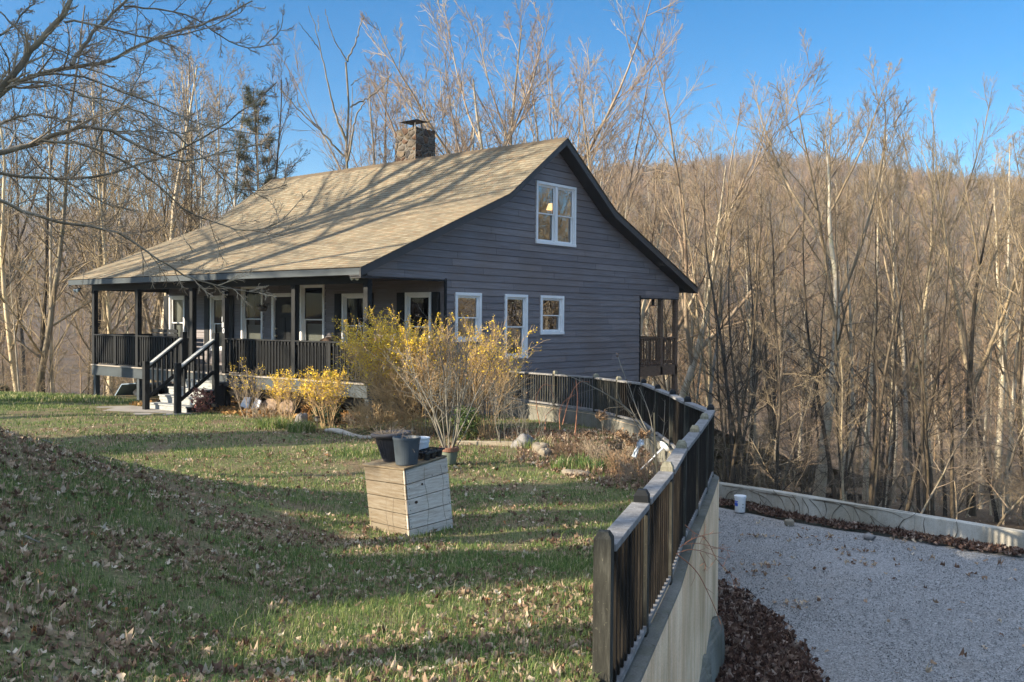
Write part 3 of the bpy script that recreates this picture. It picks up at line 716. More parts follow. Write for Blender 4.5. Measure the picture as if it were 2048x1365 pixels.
# steps
stp = empty('porch_steps', (-6.35, -.8, -1), 'grey wooden steps with black newel posts and sloping handrails leading up to the porch', 'steps'); sx0, sx1 = -7.28, -5.50; n_st = 5; rise = .99 / n_st; run = .275
for i in range(1, n_st):
    zt = -i * rise; y1 = -.04 - (i - 1) * run; y0 = y1 - run
    t = MB(); t.box(sx0, sx1, y0 - .03, y1, zt - .036, zt); t.box(sx0 + .01, sx1 - .01, y0 + .0, y0 + .02, zt - rise, zt - .037)
    part('step', t, 'greywood', stp, .004)
for X in (sx0 + .03, sx1 - .03):
    st = MB(); st.prism([(X - .02, -.05, -rise - .05), (X - .02, -.05, -1.1), (X - .02, -1.08, -1.1), (X - .02, -1.08, -.86)], (.04, 0, 0)); part('stringer', st, 'black', stp)
for X in (-7.03, -5.52):
    t = MB(); t.box(X - .07, X + .07, -1.45, -1.31, -1.1, .32); part('newel', t, 'black', stp, .008)
    t = MB(); t.box(X - .07, X + .07, -.36, -.22, -1.0, 1.075); part('newel', t, 'black', stp, .008)
    hr = MB(); A = Vector((X, -1.31, .215)); B = Vector((X, -.36, .9)); hr.beam(A, B, .14, .038); part('handrail', hr, 'greywood', stp, .003)
    lr = MB(); C_ = Vector((X, -1.31, -.62)); D_ = Vector((X, -.36, .06)); lr.beam(C_, D_, .038, .09); lr.beam(A - Vector((0, 0, .06)), B - Vector((0, 0, .06)), .038, .08)
    for i in range(1, 7):
        k = i / 7; a = C_.lerp(D_, k); b = A.lerp(B, k); lr.box(a.x - .045, a.x - .005, a.y - .02, a.y + .02, a.z, b.z - .04)
    part('balusters', lr, 'black', stp)
pad = MB(); gp1 = [(-8.9, -2.35), (-5.3, -2.35), (-5.3, -1.05), (-8.3, -1.05)]; pad.prism([(x, y, -1.06) for x, y in gp1], (0, 0, .115)); o = single('concrete_pad', pad, 'concrete_slab', 'flat pale concrete pad at the foot of the porch steps', 'concrete pad', None, .015)
# back deck
dk = MB(); dk.box(-L, -.002, BW + .04, DK + .02, -.036, 0); part('deck_floor', dk, 'deckwood', house)
dr = MB(); dr.box(-.045, -.003, BW + .04, DK - .012, -.32, -.037); dr.box(-L, -.046, DK - .06, DK - .012, -.32, -.037); part('deck_rim', dr, 'deckwood', house)
for Y in (12.80, 13.75):
    t = MB(); t.box(-.14, -.003, Y - .07, Y + .07, -.30 if Y < 13 else -3.3, 2.2); part('deck_post', t, 'deckwood', house, .004)
for X in (-4.2, -8.4, -12.6): t = MB(); t.box(X - .07, X + .07, 13.68, 13.82, -3.3, 2.2); part('deck_post', t, 'deckwood', house)
railing((-.07, BW + .05, 0), (-.07, 12.73, 0), mt='deckwood', gap=.13); railing((-.07, 12.87, 0), (-.07, 13.68, 0), mt='deckwood', gap=.13); railing((-.14, 13.75, 0), (-L, 13.75, 0), mt='deckwood', gap=.13)
# house number on the post beside the steps
def text_mesh(s, size, name):
    cu = bpy.data.curves.new(name, 'FONT'); cu.body = s; cu.size = size; cu.extrude = .004; cu.align_x = 'CENTER'; to = bpy.data.objects.new(name, cu); COL.objects.link(to)
    dg_ = bpy.context.evaluated_depsgraph_get(); me = bpy.data.meshes.new_from_object(to.evaluated_get(dg_)); bpy.data.objects.remove(to); return me
for i, chx in enumerate('180'):
    me = text_mesh(chx, .19, 'house_number'); o = link('house_number', me, 'paleboard', posts[3]); me.transform(Matrix.Translation((PX[3] - .035 + .03 * i, -.003, 1.36 - .15 * i)) @ Matrix.Rotation(R(90), 4, 'X'))
# ------------------------------------------------------------------ retaining wall and fence
def offset_path(pts, d):
    out = []
    for i, p in enumerate(pts):
        a = np.array(pts[max(i - 1, 0)][:2]); b = np.array(pts[min(i + 1, len(pts) - 1)][:2]); t = (b - a) / np.linalg.norm(b - a); out.append(np.array([p[0] + t[1] * d, p[1] - t[0] * d]))
    return out
WP = [np.array(uvz(_fu[0] + (_fv[1] + 8) * 0 + _d0 * 4.5, -3.5, 0)[:2])] + [p[:2] for p in FP]
ins = offset_path(WP, -.09); outs = offset_path(WP, .118)
wall = empty('retaining_wall', tuple(FP[0][:2]) + (-2.6,), 'stained tan concrete retaining wall holding up the lawn under the black fence', 'retaining wall')
def wallstrip(a, b, z0, zt, cham=.0):
    mb = MB()
    for i in range(len(a) - 1): mb.hexa([(*a[i], z0), (*b[i], z0), (*b[i + 1], z0), (*a[i + 1], z0)], [(*a[i], zt), (*b[i], zt), (*b[i + 1], zt), (*a[i + 1], zt)])
    return mb
part('wall_face', wallstrip(ins, outs, -3.3, -.56), 'wallface', wall)
part('wall_back', wallstrip(offset_path(WP, -.1), offset_path(WP, -.0905), -3.3, -.565), 'walltop', wall)
ins2 = offset_path(WP, -.088); outs2 = offset_path(WP, .116); part('wall_top', wallstrip(ins2, outs2, -.5599, -.53), 'walltop', wall)
fence = empty('picket_fence', (FP[0][0], FP[0][1], -.53), 'worn black wooden picket fence along the top of the retaining wall', 'fence')
ZW = -.53
for i, p in enumerate(FP):
    a = np.array(FP[max(i - 1, 0)][:2]); b = np.array(FP[min(i + 1, len(FP) - 1)][:2]); t = (b - a) / np.linalg.norm(b - a)
    if i == 0: t = (FP[1][:2] - FP[0][:2]) / np.linalg.norm(FP[1][:2] - FP[0][:2])
    if i == 6: t = (FP[6][:2] - FP[5][:2]) / np.linalg.norm(FP[6][:2] - FP[5][:2])
    n = np.array([t[1], -t[0]]); h = .045; zt = p[2]; c = p[:2]
    z0 = ZW - (.9 if i == 0 else 0)
    def ringp(k, z): return [(*(c + t * (sx * k) + n * (sy * k)), z) for sx, sy in ((-1, -1), (1, -1), (1, 1), (-1, 1))]
    mb = MB(); A, B, C2 = ringp(h, z0), ringp(h, zt - .034), ringp(h * .58, zt)
    zc = zt - .075
    B0 = ringp(h, zc); mb.hexa(A, B0)
    po_ = part('post', mb, 'fencepost', fence)
    m2 = MB(); m2.hexa(ringp(h + .0005, zc), B); m2.hexa(ringp(h, zt - .034), C2); part('post_cap', m2, 'black' if i in (1, 6, 7, 8, 9, 10) else ('fencepost' if i == 0 else 'fencecap'), po_)
    if i < len(FP) - 1:
        q = FP[i + 1]; P0 = Vector(p); P1 = Vector(q); d = (P1 - P0); ln = d.length; d.normalize(); nn = Vector((d.y, -d.x, 0))
        a = P0 + d * .046; b = P1 - d * .046; dn = Vector((0, 0, -.095))
        if i < 6 and i > 0: dn = Vector((0, 0, -.085))
        mb = MB(); mb.beam(a + dn, b + dn, .115, .038); part('top_rail', mb, 'fencerail', fence, .004)
        mb = MB(); mb.beam(Vector((a.x, a.y, ZW + .055)), Vector((b.x, b.y, ZW + .055)), .09, .036); part('bottom_rail', mb, 'fencerail', fence)
        if i == 6:
            pass
        gap = .112 if i < 7 else (.1)
        m = max(2, int(round(ln / gap))); mb = MB(); w = .034
        for j in range(1, m):
            s = P0 + d * (ln * j / m) + nn * .012; x, y = s.x, s.y; dx, dy = d.x * w / 2, d.y * w / 2; ex, ey = nn.x * w / 2, nn.y * w / 2
            q4 = [(x - dx - ex, y - dy - ey), (x + dx - ex, y + dy - ey), (x + dx + ex, y + dy + ey), (x - dx + ex, y - dy + ey)]; top = P0.z + (P1.z - P0.z) * j / m - .115
            mb.hexa([(*k, ZW + .074) for k in q4], [(*k, top) for k in q4])
        part('pickets', mb, 'fencepicket' if i < 11 else 'fencepost', fence)
# cast footing blocks at the base of the wall
for (x0, y0, x1, y1, lab) in ((1448, 1232, 1400, 1318, 'rough broken concrete footing block further along the base of the retaining wall'), (1424, 1318, 1372, 1400, 'rough concrete footing block nearest the camera at the base of the wall')):
    a = atZ(x0, y0, -2.05); b = atZ(x1, y1, -2.05); a2 = a + np.array([RH[0], RH[1], 0]) * -.35; b2 = b + np.array([RH[0], RH[1], 0]) * -.35
    c_ = (a + b + a2 + b2) / 4; mb = MB().rock((0, 0, 0), (.13, np.linalg.norm(a - b) * .55, .36), 21 + x1, 20, 12, .45); an = math.atan2(*(a - b)[:2][::-1]) - math.pi / 2; ca_, sa_ = math.cos(an), math.sin(an)
    c_ = (a + b) / 2 - np.array([RH[0], RH[1], 0]) * .10; mb.v = [(c_[0] + p_[0] * ca_ - p_[1] * sa_, c_[1] + p_[0] * sa_ + p_[1] * ca_, -2.36 + p_[2]) for p_ in mb.v]
    single('footing_block', mb, 'walltop', lab, 'concrete block', 'footing blocks under the retaining wall')
# low wall round the gravel court
LB = [(1400, 1002, 961), (1440, 1008, 967.5), (1500, 1016, 976), (1604, 1042, 992), (1707, 1058, 1010), (1829, 1076, 1030), (2048, 1112, 1066)]
LW = [atZ(x, y, -2.6) for x, y, t in LB]; lz = [float(atD(x, t, (q - CAM) @ AF)[2]) for (x, y, t), q in zip(LB, LW)]
LW[0] = LW[1] + (LW[0] - LW[1]) * 6
for q_, z_ in ((uvz(11.5, 15.2, 0), -2.15), (uvz(15, 13, 0), -2.2), (uvz(19, 10, 0), -2.25)): LW.append(q_); lz.append(z_)
LWUV = [to_uv(q[0], q[1]) for q in LW]
lw = empty('low_concrete_wall', tuple(LW[2][:2]) + (-2.6,), 'low pale concrete wall with clinging bare vines bounding the far side of the gravel court', 'low wall'); o1 = offset_path(LW, -.22)
mb = MB()
for i in range(len(LW) - 1):
    a, b = LW[i][:2], LW[i + 1][:2]; c, d = o1[i + 1], o1[i]
    mb.hexa([(*a, -3.4), (*b, -3.4), (*c, -3.4), (*d, -3.4)], [(*a, lz[i]), (*b, lz[i + 1]), (*c, lz[i + 1]), (*d, lz[i])])
part('wall_face', mb, 'lowwall', lw, .012)

# ------------------------------------------------------------------ branching growth
def nrm(a): return a / np.maximum(np.linalg.norm(a, axis=-1, keepdims=True), 1e-9)
def grow(start, dirs, length, k, wob, trop, rg, curve=None):
    B = len(start); P = np.zeros((B, k, 3)); P[:, 0] = start; d = nrm(dirs.copy()); st = (length / (k - 1))[:, None]
    for i in range(1, k):
        d = nrm(d + rg.standard_normal((B, 3)) * wob + np.array([0, 0, trop])); P[:, i] = P[:, i - 1] + d * st
    return P
def kids(P, Rd, n, rg, t0, t1, ang, lr, k, wob, trop, rr=.62, minr=.004, lens=None, taper=.35, tipr=None):
    B, K, _ = P.shape; ln = np.linalg.norm(np.diff(P, axis=1), axis=2).sum(1) if lens is None else lens
    t = t0 + (t1 - t0) * (np.arange(n)[None, :] + rg.random((B, n))) / n; f = t * (K - 1); i = np.minimum(f.astype(int), K - 2); fr = (f - i)[..., None]
    bi = np.arange(B)[:, None]; p = P[bi, i] * (1 - fr) + P[bi, i + 1] * fr; tg = nrm(P[bi, i + 1] - P[bi, i]); r = Rd[bi, i] * (1 - fr[..., 0]) + Rd[bi, i + 1] * fr[..., 0]
    az = (np.arange(n)[None, :] * 2.4 + rg.random((B, 1)) * 6.28 + rg.standard_normal((B, n)) * .5)
    ref = np.where(np.abs(tg[..., 2:3]) > .9, np.array([1., 0, 0]), np.array([0, 0, 1.])); x = nrm(np.cross(tg, ref)); y = np.cross(tg, x)
    pr = x * np.cos(az)[..., None] + y * np.sin(az)[..., None]; a = np.abs(rg.normal(ang[0], ang[1], (B, n)))[..., None]
    d = tg * np.cos(a) + pr * np.sin(a)
    L_ = ln[:, None] * lr * (1.15 - .75 * (t - t0) / max(t1 - t0, 1e-6)) * rg.uniform(.65, 1.3, (B, n))
    Q = grow(p.reshape(-1, 3), d.reshape(-1, 3), L_.reshape(-1), k, wob, trop, rg)
    r0 = np.maximum(r.reshape(-1) * rr * rg.uniform(.75, 1.1, B * n), minr); e = r0 * taper if tipr is None else np.full_like(r0, tipr)
    RQ = r0[:, None] + (np.minimum(e, r0) - r0)[:, None] * np.linspace(0, 1, k)[None, :]
    return Q, RQ
def tubes(P, Rd, n):
    B, K, _ = P.shape; T = nrm(np.gradient(P, axis=1)); ref = np.where(np.abs(T[:, :1, 2:3]) > .9, np.array([1., 0, 0]), np.array([0, 0, 1.])); X = nrm(np.cross(T, np.broadcast_to(ref, T.shape))); Y = np.cross(T, X)
    a = np.arange(n) * 2 * math.pi / n; V = P[:, :, None] + (X[:, :, None] * np.cos(a)[None, None, :, None] + Y[:, :, None] * np.sin(a)[None, None, :, None]) * Rd[:, :, None, None]
    idx = np.arange(B * K * n).reshape(B, K, n); j = (np.arange(n) + 1) % n
    F = np.stack([idx[:, :-1], idx[:, :-1][:, :, j], idx[:, 1:][:, :, j], idx[:, 1:]], -1).reshape(-1, 4); return V.reshape(-1, 3), F
def join(parts):
    V = []; F = []; o = 0
    for v, f in parts: V.append(v); F.append(f + o); o += len(v)
    return np.concatenate(V), np.concatenate(F)
def lin(r0, r1, k, B=1): return np.repeat((r0 + (r1 - r0) * np.linspace(0, 1, k) ** .8)[None, :], B, 0)


def tree_meshes(seed, kind='tall', lod=1.):
    """unit-free tree ~ 16 m tall; returns (trunk V,F), (limbs V,F)"""
    rg = np.random.default_rng(seed); H = 16.; c = []
    if kind == 'tall':
        P = grow(np.zeros((1, 3)), np.array([[rg.normal(0, .03), rg.normal(0, .03), 1.]]), np.array([H * .95]), 22, .028, .02, rg); Rd = lin(.15, .018, 22); tr = tubes(P, Rd, 9)
        L1 = kids(P, Rd, 18, rg, .36, .98, (.62, .16), .24, 9, .07, .045, .5, .011)
        L2 = kids(*L1, 7, rg, .2, .98, (.55, .16), .40, 6, .08, .05, .6, .0065); L3 = kids(*L2, 6, rg, .15, 1, (.6, .22), .45, 5, .12, .04, .65, .0062); L4 = kids(*L3, 4, rg, .2, 1, (.55, .22), .5, 3, .10, .03, .7, .0055, tipr=.004); c = [(L1, 6), (L2, 4), (L3, 3), (L4, 3)]
    elif kind in ('vase', 'fork'):
        fk = kind == 'fork'
        P = grow(np.zeros((1, 3)), np.array([[rg.normal(0, .05), rg.normal(0, .05), 1.]]), np.array([H * (.68 if fk else .66)]), 14, .045, .02, rg); Rd = lin(.17, .02, 14) if fk else lin(.19, .02, 14); tr = tubes(P, Rd, 9)
        L1 = kids(P, Rd, 5 if fk else 7, rg, .38 if fk else .36, .9, (.34, .09) if fk else (.50, .12), .78 if fk else .80, 16, .04, .026, .8, .022, taper=.12)
        L2 = kids(*L1, 9, rg, .18, .98, (.52, .14), .36, 10, .055, .05, .5, .010); L3 = kids(*L2, 8, rg, .15, 1, (.52, .16), .42, 6, .08, .05, .6, .007); L4 = kids(*L3, 5, rg, .15, 1, (.5, .18), .5, 4, .09, .045, .75, .0056, tipr=.004)
        c = [(L1, 7), (L2, 5), (L3, 3), (L4, 3)]
        if fk: X1 = kids(P, Rd, 4, rg, .28, .55, (1.05, .15), .42, 9, .07, .03, .4, .02); X2 = kids(*X1, 7, rg, .2, 1, (.6, .2), .4, 6, .11, .04, .6, .007); X3 = kids(*X2, 5, rg, .2, 1, (.6, .2), .45, 4, .11, .04, .7, .005); c += [(X1, 5), (X2, 4), (X3, 3)]
    elif kind == 'slim':
        P = grow(np.zeros((1, 3)), np.array([[rg.normal(0, .06), rg.normal(0, .06), 1.]]), np.array([H * .95]), 20, .03, .015, rg); Rd = lin(.095, .012, 20); tr = tubes(P, Rd, 7)
        L1 = kids(P, Rd, 18, rg, .3, .98, (.75, .2), .15, 7, .08, .05, .5, .009)
        L2 = kids(*L1, 6, rg, .2, 1, (.65, .22), .45, 5, .11, .035, .6, .006); L3 = kids(*L2, 4, rg, .2, 1, (.6, .25), .5, 4, .11, .03, .65, .0045, tipr=.003); c = [(L1, 5), (L2, 4), (L3, 3)]
    elif kind == 'under':
        H = 6.; P = grow(np.zeros((1, 3)), np.array([[rg.normal(0, .25), rg.normal(0, .25), 1.]]), np.array([H * .95]), 14, .08, .02, rg); Rd = lin(.045, .008, 14); tr = tubes(P, Rd, 6)
        L1 = kids(P, Rd, 18, rg, .12, .98, (1.05, .25), .36, 8, .13, .01, .5, .008); L2 = kids(*L1, 8, rg, .15, 1, (.75, .25), .42, 6, .14, .0, .6, .005); L3 = kids(*L2, 6, rg, .15, 1, (.7, .25), .5, 4, .14, .0, .65, .0036, tipr=.0028); c = [(L1, 5), (L2, 4), (L3, 3)]
    return tr, join([tubes(*p, n) for p, n in c])


TREES = {}
def get_tree(kind, s):
    key = (kind, s)
    if key not in TREES:
        tr, cr = tree_meshes({'tall': 100, 'vase': 300, 'slim': 500, 'under': 700, 'fork': 900}[kind] + s * 13, kind)
        TREES[key] = {'t': fast_mesh('trunk', *tr, smooth_=True), 'c': fast_mesh('crown', *cr), 'h': float(cr[0][:, 2].max()), 'proto': {}}
    return TREES[key]
NTREE = [0]
def tree_at(x, v, ytop, kind, s, label, group=None, bk='bark', tw='twig', rz=None, zb=None, name='bare_tree', fat=1., u=None):
    T = get_tree(kind, s); u_ = (x - 1024) / FPX * v if u is None else u; zb = ground_z(u_, v) if zb is None else zb
    H = CAM[2] + (632 - ytop) / FPX * v - zb; k = max(.2, H / T['h']); P = uvz(u_, v, zb - .1); rz = random.uniform(0, 6.28) if rz is None else rz
    kx = k * fat; key = (bk, tw)
    if key not in T['proto']:
        tm, cm = T['t'], T['c']
        if T['proto']: tm, cm = tm.copy(), cm.copy(); tm.materials.clear(); cm.materials.clear()
        tm.materials.append(M[bk]); cm.materials.append(M[tw])
        e = bpy.data.objects.new(name, None); a = bpy.data.objects.new('trunk', tm); b = bpy.data.objects.new('crown', cm)
        for o in (e, a, b): COL.objects.link(o)
        a.parent = e; b.parent = e; T['proto'][key] = (e, a, b); root = e
    else:
        e, a, b = T['proto'][key]; root = e.copy(); COL.objects.link(root)
        for c in (a, b): d = c.copy(); COL.objects.link(d); d.parent = root
    root.name = name; root.location = Vector(P); root.scale = (kx, kx, k); root.rotation_euler = (0, 0, rz); NTREE[0] += 1
    for kk in ('group', 'label'):
        if kk in root: del root[kk]
    return tag(root, label, 'tree', group)


# trees standing behind the house, tallest first
G_H = 'tall bare trees behind the house'
for x, v, yt, kind, s, lab in [
    (1048, 44, -75, 'vase', 1, 'tallest forked bare tree rising behind the roof ridge near the gable peak'),
    (930, 42, -10, 'vase', 2, 'forked bare tree behind the ridge just right of the stone chimney'),
    (979, 47, -35, 'tall', 3, 'straight slender tree between the two forked trees behind the ridge'),
    (880, 46, 15, 'vase', 4, 'spreading bare tree whose trunk shows at the right edge of the chimney'),
    (1095, 46, 0, 'vase', 5, 'pale leaning tree just left of the gable peak behind the roof'),
    (800, 52, 60, 'tall', 6, 'slim bare tree directly behind the chimney'),
    (1212, 40, 90, 'tall', 7, 'thin bare tree behind the right slope of the gable roof'),
    (1258, 43, 110, 'vase', 8, 'twisted bare tree beside the upper right roof edge'),
    (1325, 38, 50, 'vase', 9, 'large forked pale tree right of the house with wide low limbs'),
    (1160, 55, 60, 'vase', 4, 'distant spreading tree behind the gable peak'),
    (735, 50, 100, 'tall', 1, 'bare tree between the dead snag and the chimney'), (650, 48, 150, 'slim', 2, 'small slim tree just left of the dead snag behind the roof'),
    (590, 46, 170, 'slim', 5, 'slim bare tree above the left end of the roof ridge'), (840, 60, 120, 'tall', 3, 'far bare tree filling the gap over the chimney')]:
    tree_at(x, v, yt, kind, s, lab, G_H, 'bark_pale' if kind == 'vase' else 'bark', 'twig_red')
G_R = 'tall bare trees in the woods right of the house'
for x, v, yt, kind, s, lab, fat in [
    (1640, 34, 70, 'fork', 11, 'tallest straight tree in the right woods, standing clear against the sky', 1.15),
    (1425, 36, 200, 'fork', 12, 'bare tree in the gap between the back deck and the tallest right tree', .9),
    (1495, 39, 190, 'fork', 13, 'double stemmed pale tree left of the tallest right tree', .75),
    (1548, 36, 225, 'fork', 12, 'dark thin trunk just left of the tallest right tree', .9),
    (1690, 41, 170, 'fork', 13, 'leaning light trunk just right of the tallest right tree', .7),
    (1825, 36, 148, 'fork', 16, 'dense broom shaped tree with many upright stems in the right woods', .8),
    (1868, 39, 160, 'fork', 11, 'second upright stemmed tree close behind the broom shaped one', .75),
    (1950, 35, 165, 'vase', 18, 'dark forked tree with a strong V shaped trunk near the right edge', .85),
    (2010, 38, 190, 'fork', 16, 'golden lit bushy topped tree close to the right edge of the photo', .85),
    (2062, 30, 110, 'tall', 20, 'tree cut by the right edge of the photo with brown hanging twigs', 1.),
    (1735, 50, 230, 'tall', 11, 'far thin tree below the skyline between the tallest and the broom shaped tree', .9),
    (1778, 44, 270, 'tall', 12, 'short thin tree left of the broom shaped tree', .9)]:
    tree_at(x, v, yt, kind, s, lab, G_R, 'bark_dark' if 'dark' in lab else 'bark_pale', 'twig', fat=fat)
rgx = random.Random(5)
G_RW = 'trees massed in the woods beyond the gravel court'
for i in range(54):
    v = 24 + 66 * rgx.random() ** 1.1; x = rgx.uniform(1330, 2230); kind = rgx.choice(['slim', 'slim', 'tall', 'slim', 'tall']); yt = rgx.uniform(250, 420) if rgx.random() < .22 else rgx.uniform(430, 690)
    d_ = rgx.random() < .55
    tree_at(x, v, yt, kind, rgx.choice([1, 2, 3, 5, 21, 22, 23]) if kind == 'slim' else rgx.choice([1, 3, 6, 7, 14, 20]), 'dark barked bare tree in the dense woods beyond the low concrete wall' if d_ else 'light barked bare tree in the dense woods beyond the low concrete wall', G_RW, 'bark_dark' if d_ else 'bark_pale', 'twig_dark' if d_ else 'twig', name='woodland_tree', fat=1.0)
for i in range(26):  # the house's shade on these trunks is put into their bark colour
    v = rgx.uniform(22.5, 33); x = rgx.uniform(1400, 2150)
    tree_at(x, v, rgx.uniform(330, 640), 'slim', rgx.choice([1, 2, 5, 22]), 'thin trunk close behind the low concrete wall, shade put into its dark bark', 'dark trunks close behind the low wall', 'bark_dark', 'twig_dark', name='woodland_tree', fat=1.35)
G_U = 'understory saplings behind the low wall'
for i in range(30):
    v = rgx.uniform(21.5, 36); x = rgx.uniform(1395, 2200); u = (x - 1024) / FPX * v
    tree_at(x, v, rgx.uniform(600, 830), 'under', rgx.choice([1, 2, 3, 4]), 'low twiggy understory sapling behind the low concrete wall', G_U, 'bark_dark' if rgx.random() < .5 else 'bark', rgx.choice(['twig_dark', 'twig', 'twig_red']), name='understory_sapling')
# right of the gable, below the deck and along the far side
for i in range(16):
    v = rgx.uniform(34, 70); x = rgx.uniform(1200, 1420)
    tree_at(x, v, rgx.uniform(330, 560), rgx.choice(['slim', 'tall']), rgx.choice([1, 3]), 'slender bare tree growing on the slope just right of the back deck', 'slope trees beside the back deck', 'bark_pale', 'twig', name='woodland_tree')
# left woods
G_L = 'slender bare trees beyond the left edge of the lawn'
for x, v, yt, kind, s, lab, fat, bk in [(50, 36, 20, 'slim', 1, 'tall grey trunk near the left edge of the photo beyond the lawn', 1.5, 'bark'), (64, 36.6, 60, 'slim', 3, 'pale trunk beside the tall grey trunk at the left edge', 1.5, 'bark_pale'),
    (112, 37, 80, 'slim', 2, 'thin whitish leaning trunk left of the porch corner', .9, 'bark_pale'), (40, 35, 330, 'slim', 5, 'short thin pale trunk at the far left beyond the lawn', .7, 'bark_pale'),
    (168, 40, 150, 'tall', 1, 'thick dark trunk just left of the porch corner post', 1.1, 'bark_dark'), (92, 42, 120, 'tall', 3, 'dark trunk between two pale ones left of the house', 1., 'bark_dark'),
    (240, 46, 90, 'tall', 6, 'thick grey trunk seen between the two leftmost porch posts', 1.3, 'bark'), (312, 48, 60, 'tall', 7, 'thick pale trunk seen through the porch left of the first window', 1.3, 'bark_pale'),
    (430, 52, 60, 'tall', 14, 'straight grey tree rising above the lower left roof slope', 1.1, 'bark_pale'), (300, 50, 70, 'vase', 2, 'forked tree above the left eave of the roof', .7, 'bark'), (358, 54, 100, 'slim', 22, 'thin straight tree above the left eave', 1.2, 'bark_pale')]:
    tree_at(x, v, yt, kind, s, lab, G_L, bk, 'twig', fat=fat)
for i in range(30):
    v = rgx.uniform(37, 85); x = rgx.uniform(-190, 560); kind = rgx.choice(['slim', 'slim', 'tall', 'tall', 'vase'])
    d_ = rgx.random() < .4
    tree_at(x, v, rgx.uniform(60, 380), kind, rgx.choice([1, 2, 3, 5, 21, 22]) if kind == 'slim' else rgx.choice([1, 2, 4]) if kind == 'vase' else rgx.choice([1, 3, 6, 7, 14]), 'dark barked bare tree in the woods left of the house' if d_ else 'light barked bare tree in the woods left of the house', 'trees in the woods left of the house', 'bark_dark' if d_ else 'bark_pale', 'twig_dark' if d_ else 'twig', name='woodland_tree', fat=.85)
for i in range(18):
    v = rgx.uniform(35, 42); x = rgx.uniform(-60, 330)
    tree_at(x, v, rgx.uniform(560, 720), 'under', rgx.choice([1, 2, 3, 4]), 'low bare sapling in the undergrowth beyond the left lawn edge', 'saplings beyond the left lawn edge', 'bark', 'twig', name='understory_sapling')
# trees outside the frame that shade the yard, the roof and fill the window reflections
G_O = 'trees on the bank left of the yard'
roofshade = [(*to_uv(x, y), 27, 'slim', q) for x, y, q in ((-16.35, -10.0, 1), (-15.75, -10.5, 6), (-18.4, -14.6, 3), (-17.1, -12.4, 7), (-12.2, -13.2, 14))] + [(*to_uv(-19.3, -11.9), 18, 'vase', 4), (*to_uv(-11.5, -10.4), 15, 'slim', 3)]
for u, v, H, kind, s in roofshade + [(-19, 12.6, 16, 'slim', 2), (-20, -2, 18, 'vase', 5), (-31, 28, 20, 'vase', 2)]:
    zb = float(lawn_z(u, v)) - .3; tree_at(0, v, 632 - (H + zb - CAM[2]) / v * FPX if v else 0, kind, s, 'big bare tree on the bank left of the yard, outside the view', G_O, 'bark', 'twig', zb=zb, u=u, fat=2.3 if H == 27 else 1.2)
for i in range(26):
    u = rgx.uniform(24, 58); v = 27.5 + .18 * u + rgx.uniform(-5, 5); zb = -4.; tree_at(0, v, 632 - (rgx.uniform(12, 17) + zb - CAM[2]) / v * FPX, rgx.choice(['tall', 'slim', 'vase']), 1, 'bare tree in the woods off to the right, outside the view', 'trees off to the right', 'bark_pale', 'twig', zb=zb, u=u, fat=1.3)


def evergreen(u, v, H, rad, label, group, seed, mt='cedar', zb=None, h0=.08):
    rg = np.random.default_rng(seed); zb = ground_z(u, v) if zb is None else zb; P = uvz(u, v, zb - .1); e = empty('evergreen_tree', P, label, 'evergreen', group)
    tp = grow(np.zeros((1, 3)), np.array([[0, 0, 1.]]), np.array([H * .97]), 12, .02, .02, rg); Rd = lin(.2 * H / 12, .02, 12); t = fast_mesh('trunk', tubes(tp, Rd, 8)[0] + P, tubes(tp, Rd, 8)[1]); link('trunk', t, 'bark_dark', e)
    n = 2600; h = rg.random(n) ** .8; rr_ = rad * (1 - h) ** .75 * np.sqrt(rg.random(n)) * (.75 + .5 * vnoise(h * 9, rg.random(n) * 5, seed)); a = rg.random(n) * 6.283
    c = np.stack([rr_ * np.cos(a), rr_ * np.sin(a), H * (h0 + (1 - h0) * h)], -1); m = 5
    d = nrm(np.stack([np.cos(a), np.sin(a), rg.normal(0, .35, n)], -1)[:, None] + rg.standard_normal((n, m, 3)) * .55); s = rg.uniform(.25, .55, (n, m, 1)) * H / 12; side = nrm(np.cross(d, rg.standard_normal((n, m, 3)))) * s * .13
    A = c[:, None] - side; B = c[:, None] + side; Q = c[:, None] + d * s; V = np.stack([A, B, Q + side * .3, Q - side * .3], 2).reshape(-1, 3); F = np.arange(len(V)).reshape(-1, 4)
    link('crown', fast_mesh('crown', V + P, F), mt, e); return e
G_E = 'evergreens on the bank left of the yard'
for i, (u, v, H, r_, h0) in enumerate([(-15.8, 2.4, 9.0, 1.75, .08), (-15.4, 7.1, 9.5, 1.2, .1), (-16.2, 4.9, 12.5, 2.0, .62), (-16.6, 9.7, 13.0, 2.0, .66), (-22.5, 12.0, 11.5, 1.3, .3)]):
    evergreen(u, v, H, r_, 'dense dark evergreen on the bank left of the yard, outside the view', G_E, i, zb=-.9 + .3 * (i == 0), h0=h0)
evergreen(atD(5, 720, 40)[0] * 0 + (5 - 1024) / FPX * 40, 40, 5.2, 1.6, 'small green pine low at the far left edge beyond the lawn', None, 31, 'needle')

